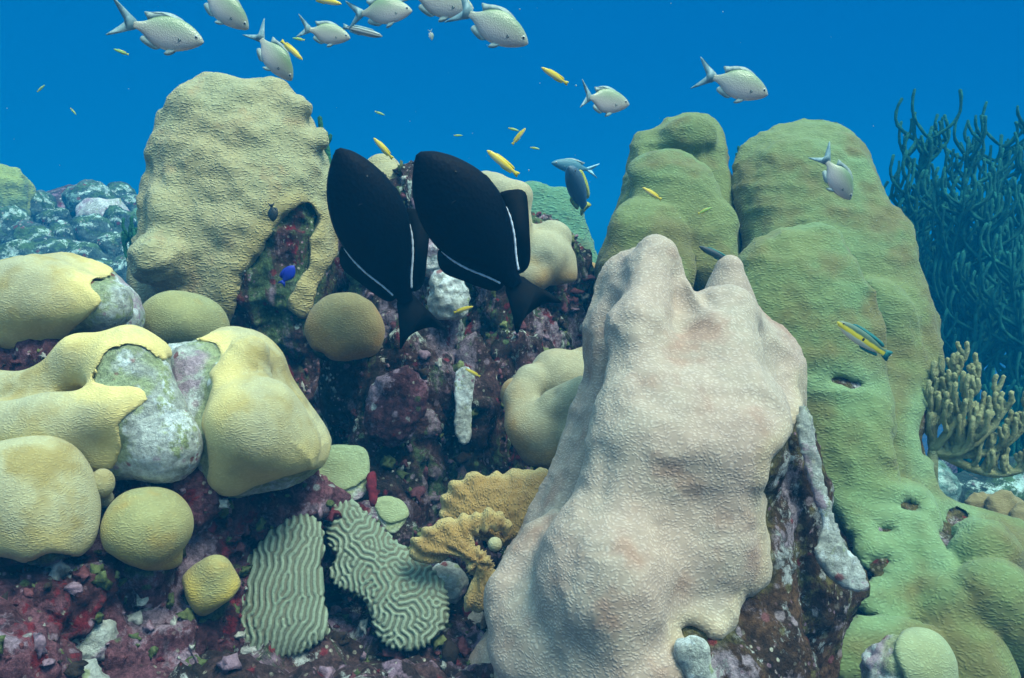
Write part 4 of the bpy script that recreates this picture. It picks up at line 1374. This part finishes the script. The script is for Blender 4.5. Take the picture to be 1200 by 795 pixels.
M['eye_black'] = plain_mat('eye_pupil', (0.004, 0.004, 0.006), 0.15, 0.5)
M['eye_white'] = plain_mat('eye_silver', (0.45, 0.48, 0.46), 0.3, 0.4)
M['chromis'] = fish_mat('silver_grey_fish', [(-0.20, (0.68, 0.64, 0.60)), (-0.07, (0.50, 0.45, 0.42)), (0.04, (0.33, 0.34, 0.26)), (0.13, (0.17, 0.25, 0.13))], rough=0.3, spec=0.6,
                        spots=[(0.24, -0.045, 0.022, (0.02, 0.025, 0.03))])
M['chromis_fin'] = plain_mat('grey_fin', (0.30, 0.38, 0.36), 0.5, 0.2, (0.22, 0.30, 0.30), 30)
M['dark_fin'] = plain_mat('dusky_fin', (0.12, 0.22, 0.26), 0.5, 0.2, (0.26, 0.38, 0.40), 14)
M['durgon'] = fish_mat('black_fish', [(-0.25, (0.001, 0.004, 0.012)), (0.0, (0.001, 0.003, 0.009)), (0.25, (0.001, 0.003, 0.008))], rough=0.6, spec=0.06, scales=46, scale_bump=0.003)
M['durgon_fin'] = plain_mat('black_fin', (0.003, 0.005, 0.008), 0.7, 0.04, (0.007, 0.008, 0.010), 20)
M['durgon_side'] = plain_mat('dusky_side_fin', (0.016, 0.02, 0.03), 0.6, 0.1, (0.010, 0.013, 0.02), 20)
M['durgon_line'] = plain_mat('pale_blue_line', (0.75, 0.86, 0.98), 0.5, 0.2)
M['wrasse'] = fish_mat('yellow_wrasse', [(-0.09, (0.70, 0.66, 0.50)), (-0.02, (0.72, 0.58, 0.18)), (0.03, (0.66, 0.46, 0.02)), (0.09, (0.45, 0.38, 0.03))], scales=80, scale_bump=0)
M['wrasse_fin'] = plain_mat('yellow_fin', (0.66, 0.50, 0.04), 0.5, 0.2, (0.5, 0.42, 0.05))
M['minnow'] = fish_mat('green_yellow_fish', [(-0.09, (0.30, 0.45, 0.20)), (0.0, (0.36, 0.48, 0.06)), (0.09, (0.10, 0.30, 0.14))], scales=80, scale_bump=0)
M['striped'] = fish_mat('striped_wrasse', [(-0.10, (0.66, 0.64, 0.56)), (-0.035, (0.64, 0.62, 0.45)), (-0.025, (0.70, 0.56, 0.03)), (0.012, (0.62, 0.52, 0.04)), (0.03, (0.06, 0.10, 0.06)), (0.09, (0.10, 0.16, 0.11))],
                        spots=[(0.02, -0.008, 0.026, (0.01, 0.02, 0.02))], scales=80, scale_bump=0)
M['lined'] = fish_mat('lined_fish', [(-0.09, (0.40, 0.42, 0.42)), (-0.03, (0.12, 0.14, 0.15)), (0.0, (0.45, 0.48, 0.46)), (0.03, (0.03, 0.04, 0.05)), (0.06, (0.35, 0.42, 0.40)), (0.09, (0.04, 0.06, 0.06))], scales=80, scale_bump=0)
M['parrot'] = fish_mat('blue_grey_fish', [(-0.2, (0.12, 0.26, 0.30)), (0.0, (0.07, 0.20, 0.26)), (0.2, (0.05, 0.16, 0.18))], rough=0.5)
M['hog'] = fish_mat('slate_blue_fish', [(-0.2, (0.14, 0.20, 0.20)), (0.0, (0.06, 0.11, 0.15)), (0.2, (0.03, 0.07, 0.11))], rough=0.5)
M['hog_fin'] = plain_mat('yellow_green_fin', (0.44, 0.46, 0.06), 0.5, 0.2, (0.34, 0.38, 0.08))
M['parrot_tail'] = plain_mat('pale_blue_tail', (0.35, 0.62, 0.68), 0.5, 0.2, (0.30, 0.55, 0.62))
M['damsel'] = fish_mat('black_damsel', [(-0.2, (0.01, 0.02, 0.025)), (0.2, (0.008, 0.015, 0.02))], rough=0.5)
M['blue'] = fish_mat('cobalt_fish', [(-0.2, (0.01, 0.03, 0.40)), (0.2, (0.01, 0.02, 0.30))], rough=0.4)
M['tealfish'] = fish_mat('dark_teal_fish', [(-0.1, (0.02, 0.10, 0.10)), (0.0, (0.02, 0.04, 0.05)), (0.1, (0.01, 0.02, 0.025))], rough=0.4)
M['teal_fin'] = plain_mat('teal_fin', (0.02, 0.16, 0.16), 0.5, 0.2)


def local(name, vf, mat, parent):
    o = mesh_obj(name, vf[0], vf[1], mat, None)
    o.parent = parent
    return o


CHROMIS = [(0.5, 0.004, -0.012, 0.006), (0.475, 0.035, -0.038, 0.024), (0.42, 0.080, -0.075, 0.040), (0.33, 0.130, -0.118, 0.056), (0.2, 0.168, -0.158, 0.066), (0.06, 0.172, -0.168, 0.064),
           (-0.07, 0.130, -0.135, 0.048), (-0.16, 0.070, -0.075, 0.028), (-0.22, 0.042, -0.045, 0.015), (-0.27, 0.036, -0.038, 0.008)]
WRASSE = [(0.5, 0.006, -0.008, 0.006), (0.46, 0.035, -0.032, 0.025), (0.36, 0.066, -0.066, 0.042), (0.2, 0.086, -0.090, 0.052), (0.0, 0.086, -0.092, 0.050), (-0.2, 0.064, -0.068, 0.034),
          (-0.33, 0.042, -0.044, 0.018), (-0.40, 0.038, -0.040, 0.010)]
DURGON = [(0.5, 0.012, -0.022, 0.012), (0.475, 0.055, -0.055, 0.030), (0.42, 0.115, -0.115, 0.055), (0.33, 0.178, -0.180, 0.078), (0.2, 0.226, -0.226, 0.092), (0.05, 0.220, -0.226, 0.090),
          (-0.1, 0.150, -0.158, 0.068), (-0.2, 0.085, -0.092, 0.042), (-0.26, 0.056, -0.060, 0.026), (-0.32, 0.048, -0.052, 0.014)]
DAMSEL = [(0.5, 0.01, -0.01, 0.01), (0.42, 0.12, -0.10, 0.05), (0.25, 0.24, -0.22, 0.08), (0.0, 0.25, -0.24, 0.08), (-0.18, 0.13, -0.13, 0.04), (-0.28, 0.06, -0.06, 0.02)]


def eyes(root, x, z, w, r, mat_iris=None):
    for s in (-1, 1):
        e = local('eye', ball((x, s * w, z), r, 0.45), mat_iris or M['eye_white'], root)
        local('pupil', ball((x + r * 0.05, s * (w + r * 0.22), z), r * 0.62, 0.45), M['eye_black'], e)


def pectoral(root, x, z, w, ln, mat, droop=-0.35):
    for s in (-1, 1):
        v, f = fin_mesh([(0, 0.018), (-ln * 0.6, 0.05), (-ln, 0.02), (-ln * 0.9, -0.03), (-ln * 0.4, -0.035), (0, -0.018)], 0.004)
        R = np.array(Matrix.Rotation(s * 0.38, 3, 'Z') @ Matrix.Rotation(droop, 3, 'Y'))
        local('pectoral_fin', (v @ R.T + np.array([x, s * w, z]), f), mat, root)


def bend(t, k):
    """sweep the rear of a fish sideways, as it is in mid stroke"""
    for o in [c for c in t.children] + [g for c in t.children for g in c.children]:
        if o.type == 'MESH':
            n = len(o.data.vertices)
            a = np.empty(n * 3, np.float32)
            o.data.vertices.foreach_get('co', a)
            a = a.reshape(-1, 3)
            s = np.clip(0.25 - a[:, 0], 0, None)
            a[:, 1] += k * s * s
            o.data.vertices.foreach_set('co', a.ravel())
            o.data.update()


def make_chromis():
    t = thing('reef_fish', '', 'fish')
    local('body', body_mesh(CHROMIS), M['chromis'], t)
    local('tail_fin', fin_mesh([(-0.24, 0.036), (-0.32, 0.09), (-0.42, 0.155), (-0.5, 0.20), (-0.44, 0.11), (-0.375, 0.03), (-0.36, 0.0), (-0.375, -0.03), (-0.44, -0.11), (-0.5, -0.185),
                                (-0.42, -0.145), (-0.32, -0.085), (-0.24, -0.036)], 0.008), M['dark_fin'], t)
    local('dorsal_fin', fin_mesh([(0.27, 0.140), (0.20, 0.180), (0.08, 0.205), (-0.04, 0.19), (-0.12, 0.165), (-0.19, 0.150), (-0.155, 0.10), (-0.13, 0.075), (-0.02, 0.135), (0.12, 0.160)], 0.006), M['chromis_fin'], t)
    local('anal_fin', fin_mesh([(0.03, -0.155), (-0.03, -0.19), (-0.12, -0.17), (-0.19, -0.13), (-0.155, -0.08), (-0.05, -0.13)], 0.006), M['chromis_fin'], t)
    pectoral(t, 0.24, -0.035, 0.060, 0.15, M['chromis_fin'])
    for s in (-1, 1):
        local('pelvic_fin', fin_mesh([(0.20, -0.145), (0.15, -0.20), (0.08, -0.215), (0.12, -0.155)], 0.004, s * 0.02), M['chromis_fin'], t)
    eyes(t, 0.415, 0.022, 0.034, 0.026)
    return t


def make_wrasse(body='wrasse', fin='wrasse_fin'):
    t = thing('small_wrasse', '', 'fish')
    local('body', body_mesh(WRASSE), M[body], t)
    local('tail_fin', fin_mesh([(-0.37, 0.036), (-0.44, 0.062), (-0.5, 0.066), (-0.485, 0.0), (-0.5, -0.066), (-0.44, -0.062), (-0.37, -0.036)], 0.008), M[fin], t)
    local('dorsal_fin', fin_mesh([(0.27, 0.074), (0.22, 0.108), (0.0, 0.118), (-0.2, 0.108), (-0.32, 0.085), (-0.3, 0.048), (-0.1, 0.07), (0.1, 0.080)], 0.006), M[fin], t)
    local('anal_fin', fin_mesh([(0.0, -0.084), (-0.05, -0.115), (-0.22, -0.10), (-0.32, -0.080), (-0.28, -0.05), (-0.12, -0.075)], 0.006), M[fin], t)
    eyes(t, 0.41, 0.018, 0.030, 0.016, M['eye_black'])
    return t


def make_durgon():
    t = thing('triggerfish', '', 'fish')
    local('body', body_mesh(DURGON, 28, 40), M['durgon'], t)
    local('tail_fin', fin_mesh([(-0.29, 0.048), (-0.36, 0.08), (-0.45, 0.125), (-0.535, 0.155), (-0.49, 0.08), (-0.48, 0.0), (-0.49, -0.08), (-0.535, -0.165), (-0.45, -0.125), (-0.36, -0.085), (-0.29, -0.050)], 0.012),
          M['durgon_fin'], t)
    d = local('dorsal_fin', fin_mesh([(0.10, 0.205), (0.085, 0.30), (0.04, 0.345), (-0.03, 0.31), (-0.14, 0.235), (-0.25, 0.155), (-0.285, 0.095), (-0.26, 0.045), (-0.1, 0.135)], 0.008, 0.0, 0.004), M['durgon_fin'], t)
    local('fin_line', line_mesh([(0.10, 0.216), (0.0, 0.202), (-0.10, 0.158), (-0.20, 0.094), (-0.26, 0.062)], 0.0072, 0.0, 1.6), M['durgon_line'], d)
    a = local('anal_fin', fin_mesh([(0.06, -0.215), (0.02, -0.275), (-0.05, -0.285), (-0.14, -0.225), (-0.24, -0.155), (-0.285, -0.10), (-0.26, -0.05), (-0.1, -0.14)], 0.008, 0.0, 0.004), M['durgon_fin'], t)
    local('fin_line', line_mesh([(0.05, -0.222), (-0.02, -0.204), (-0.10, -0.166), (-0.20, -0.100), (-0.26, -0.066)], 0.0062, 0.0, 1.6), M['durgon_line'], a)
    local('dorsal_spine', fin_mesh([(0.26, 0.19), (0.22, 0.225), (0.15, 0.225), (0.14, 0.20)], 0.014), M['durgon_fin'], t)
    pectoral(t, 0.22, -0.01, 0.088, 0.10, M['durgon_side'], 0.2)
    eyes(t, 0.325, 0.095, 0.060, 0.016, M['durgon_fin'])
    return t


def make_damsel(body):
    t = thing('damselfish', '', 'fish')
    local('body', body_mesh(DAMSEL, 14, 16), M[body], t)
    local('tail_fin', fin_mesh([(-0.26, 0.05), (-0.5, 0.18), (-0.42, 0.0), (-0.5, -0.18), (-0.26, -0.05)], 0.01), M[body], t)
    local('dorsal_fin', fin_mesh([(0.25, 0.22), (0.1, 0.30), (-0.2, 0.28), (-0.22, 0.1), (0.0, 0.22)], 0.008), M[body], t)
    return t


def place(o, px, py, Y, length_px, ang, flip=False, yaw=0.0, roll=0.0, label=None, group=None, cut=None):
    """head direction ang in degrees anticlockwise from picture right; flip: back lies clockwise of the head; yaw turns the head away"""
    c = P(px, py, Y)
    a, w = math.radians(ang), math.radians(yaw)
    X = Vector((math.cos(a) * math.cos(w), math.sin(w), math.sin(a) * math.cos(w)))
    Z0 = Vector((-math.sin(a), 0, math.cos(a)))
    if flip:
        Z0 = -Z0
    Yv = Z0.cross(X).normalized()
    Z = X.cross(Yv).normalized()
    R = Matrix((X, Yv, Z)).transposed()
    R = R @ Matrix.Rotation(math.radians(roll), 3, 'X')
    s = length_px * Y / F
    o.matrix_basis = Matrix.Translation(Vector(c)) @ R.to_4x4() @ Matrix.Scale(s, 4)
    if label:
        o['label'] = label
    if group:
        o['group'] = group


def school(proto, rows, group):
    for i, row in enumerate(rows):
        o = proto() if callable(proto) else proto if i == 0 else copy_tree(proto)
        if callable(proto):
            bend(o, (-0.5, 0.35, 0.55, -0.3, 0.45, -0.45, 0.2, -0.55, 0.4, 0.3, 0)[i])
        place(o, *row[:5], **row[5])
        if callable(proto):
            o.scale = (o.scale[0] * 0.92, o.scale[1] * 0.95, o.scale[2] * 1.06)
        o['label'] = row[6]
        o['group'] = group


def marine_snow():
    r = np.random.default_rng(77)
    V, Fc = [], []
    fa = np.array(ICO_F)
    for i in range(150):
        c = P(r.uniform(-100, 1300), r.uniform(-60, 420), r.uniform(0.9, 4.0))
        V.append(ICO_V * r.uniform(0.5, 1.3, 3) * (0.0005 + 0.0011 * r.random() ** 2) + c)
        Fc.append(fa + 12 * i)
    o = mesh_obj('marine_snow', np.concatenate(V), np.concatenate(Fc), M['snow'])
    o['kind'] = 'stuff'


M['snow'] = plain_mat('drifting_specks', (0.35, 0.42, 0.42), 0.8, 0.1)
marine_snow()

# chromis: px, py, Y, length, angle
school(make_chromis, [
    (189, 38, 1.00, 104, -12, dict(yaw=4), 'plump silver grey fish with raised fin and dark cheek spot, top left of the water'),
    (258, 6, 1.05, 84, -40, dict(yaw=12), 'silver fish nosing down past the top edge, above the tan pillar'),
    (318, 63, 1.08, 78, -54, dict(yaw=15), 'dusky grey fish diving steeply towards the tan pillar\'s top'),
    (380, 39, 1.15, 64, -9, dict(yaw=6), 'small greenish silver fish swimming level beside the dark lined fish'),
    (445, 13, 1.0, 80, 4, dict(yaw=12), 'silver fish with raised back fin swimming right, touching the top edge'),
    (510, 1, 1.05, 96, -10, dict(yaw=5), 'silver fish cut by the top edge just behind the largest silver one'),
    (575, 28, 0.98, 104, -25, dict(yaw=10), 'largest bright silver fish tilted down, in the middle of the top edge'),
    (705, 118, 1.15, 76, -4, dict(yaw=18), 'lone pale silver fish with a thin forked tail over the middle gap'),
    (861, 97, 1.02, 92, -17, dict(yaw=8), 'silver fish with wide forked tail swimming right above the green corals'),
    (981, 206, 1.12, 76, -53, dict(yaw=16), 'pale pinkish fish diving in front of the tall green coral'),
    (505, 41, 2.6, 14, -80, dict(), 'speck sized grey fish below the silver fish cut by the top edge'),
], 'silver grey fish hovering over the reef')

school(make_wrasse(), [
    (342, 59, 1.05, 32, -42, dict(), 'yellow wrasse below the diving grey fish\'s tail'),
    (382, 1, 1.0, 36, -12, dict(), 'yellow wrasse cut off by the top edge'),
    (650, 89, 1.1, 36, 152, dict(flip=True, yaw=-15), 'yellow wrasse alone in open water above the pale silver fish'),
    (449, 174, 1.15, 32, 133, dict(flip=True), 'yellow wrasse just over the smaller black fish'),
    (589, 191, 1.0, 46, 142, dict(flip=True), 'largest yellow wrasse with a white belly, beside the bigger black fish'),
    (608, 160, 1.25, 24, 50, dict(), 'orange yellow wrasse slanting upward above the largest wrasse'),
    (764, 227, 1.2, 26, 148, dict(flip=True), 'yellow wrasse in front of the left green coral peak'),
    (543, 363, 1.18, 24, 18, dict(), 'yellow wrasse between the tails of the black fish'),
    (554, 437, 1.15, 20, 152, dict(flip=True), 'yellow wrasse hovering above the bluish white strip'),
], 'little yellow wrasses')
school(make_wrasse('minnow', 'wrasse_fin'), [
    (142, 61, 1.7, 18, 160, dict(flip=True), 'tiny green fish under the plump silver fish\'s tail'),
    (350, 46, 1.8, 14, 170, dict(flip=True), 'tiny green fish by the small greenish silver fish\'s tail'),
    (48, 104, 2.6, 12, 40, dict(), 'speck of a green fish near the left edge of open water'),
    (86, 131, 2.4, 10, -50, dict(), 'speck of a green fish left of the tan pillar\'s top'),
    (186, 141, 2.4, 9, 5, dict(), 'speck of a green fish touching the tan pillar\'s left outline'),
    (537, 159, 1.8, 10, 0, dict(), 'tiny green fish above the bigger black fish\'s head'),
    (602, 152, 1.9, 13, -15, dict(), 'tiny green fish next to the upward slanting wrasse'),
    (627, 174, 1.9, 11, -10, dict(), 'tiny green fish right of the largest yellow wrasse'),
    (826, 247, 1.3, 17, 25, dict(), 'small yellow green fish against the left green coral\'s shoulder'),
    (445, 133, 2.6, 12, -20, dict(), 'speck of a fish in open water above the small wrasse'),
], 'tiny green fish')

dg = make_durgon()
place(dg, 447, 286, 1.16, 234, 112, flip=True, yaw=-10, label='smaller black triggerfish with pale blue fin lines, head up beside the tan pillar', group='black triggerfish')
d2 = copy_tree(dg)
place(d2, 562, 276, 1.10, 232, 126, flip=True, yaw=-12, label='bigger black triggerfish with pale blue fin lines, in front of the beige mound')

dg.scale[2] *= 0.80
d2.scale[2] *= 0.90

t = make_wrasse('striped', 'teal_fin')
place(t, 1012, 398, 1.05, 76, 147, flip=True, label='yellow and dark striped wrasse with a black side spot before the tall green coral')
t.scale[2] *= 1.25
t = make_wrasse('lined', 'dark_fin')
place(t, 425, 37, 1.1, 46, -14, label='slim fish with dark length stripes below the top edge')
t = make_wrasse('tealfish', 'teal_fin')
place(t, 838, 298, 1.22, 42, 155, flip=True, label='dark slim fish with teal tail above the small pink peak')
t = make_damsel('damsel')
place(t, 319, 249, 1.36, 22, -85, label='little black damselfish against the tan pillar')
t = make_damsel('blue')
place(t, 337, 323, 1.36, 28, 55, label='cobalt blue damselfish sheltering in the pillar\'s dark cleft')
t = make_damsel('blue')
place(t, 597, 718, 0.86, 13, 10, label='tiny blue damselfish at the notch in the pink coral\'s left foot')

# two bigger fish in the far gap
t = make_chromis()
t.name = 'parrotfish'
for c in t.children:
    if c.name.startswith('body'):
        c.data.materials[0] = M['parrot']
    elif c.name.startswith('tail'):
        c.data.materials[0] = M['parrot_tail']
place(t, 674, 196, 2.6, 60, 172, flip=True, yaw=-20, label='hazy blue grey parrotfish with a pale tail over the far gap')
t.scale[2] *= 0.75
t = make_wrasse('hog', 'hog_fin')
t.name = 'hogfish'
place(t, 677, 222, 2.2, 78, 118, flip=True, yaw=-48, roll=25, label='slate blue fish with yellow fins seen from behind in the gap')
t.scale = (t.scale[0], t.scale[1] * 2.0, t.scale[2] * 1.75)

# ------------------------------------------------------------------ the water's haze
def haze():
    x0, x1, y0, y1, z0, z1 = -46, 46, -46, 47, -6.0, 2.6
    V = np.array([(x, y, z) for x in (x0, x1) for y in (y0, y1) for z in (z0, z1)], float)
    Fc = [(0, 1, 3, 2), (4, 6, 7, 5), (0, 4, 5, 1), (2, 3, 7, 6), (0, 2, 6, 4), (1, 5, 7, 3)]
    m = bpy.data.materials.new('sea_haze')
    m.use_nodes = True
    nt = m.node_tree
    nt.nodes.remove(nt.nodes['Principled BSDF'])
    pv = nt.nodes.new('ShaderNodeVolumePrincipled')
    pv.inputs['Color'].default_value = c4(HAZE_COLOR)
    pv.inputs['Density'].default_value = HAZE_DENSITY
    nt.links.new(pv.outputs[0], nt.nodes['Material Output'].inputs['Volume'])
    o = mesh_obj('haze', V, Fc, m, smooth=False)
    o['kind'] = 'stuff'


haze()
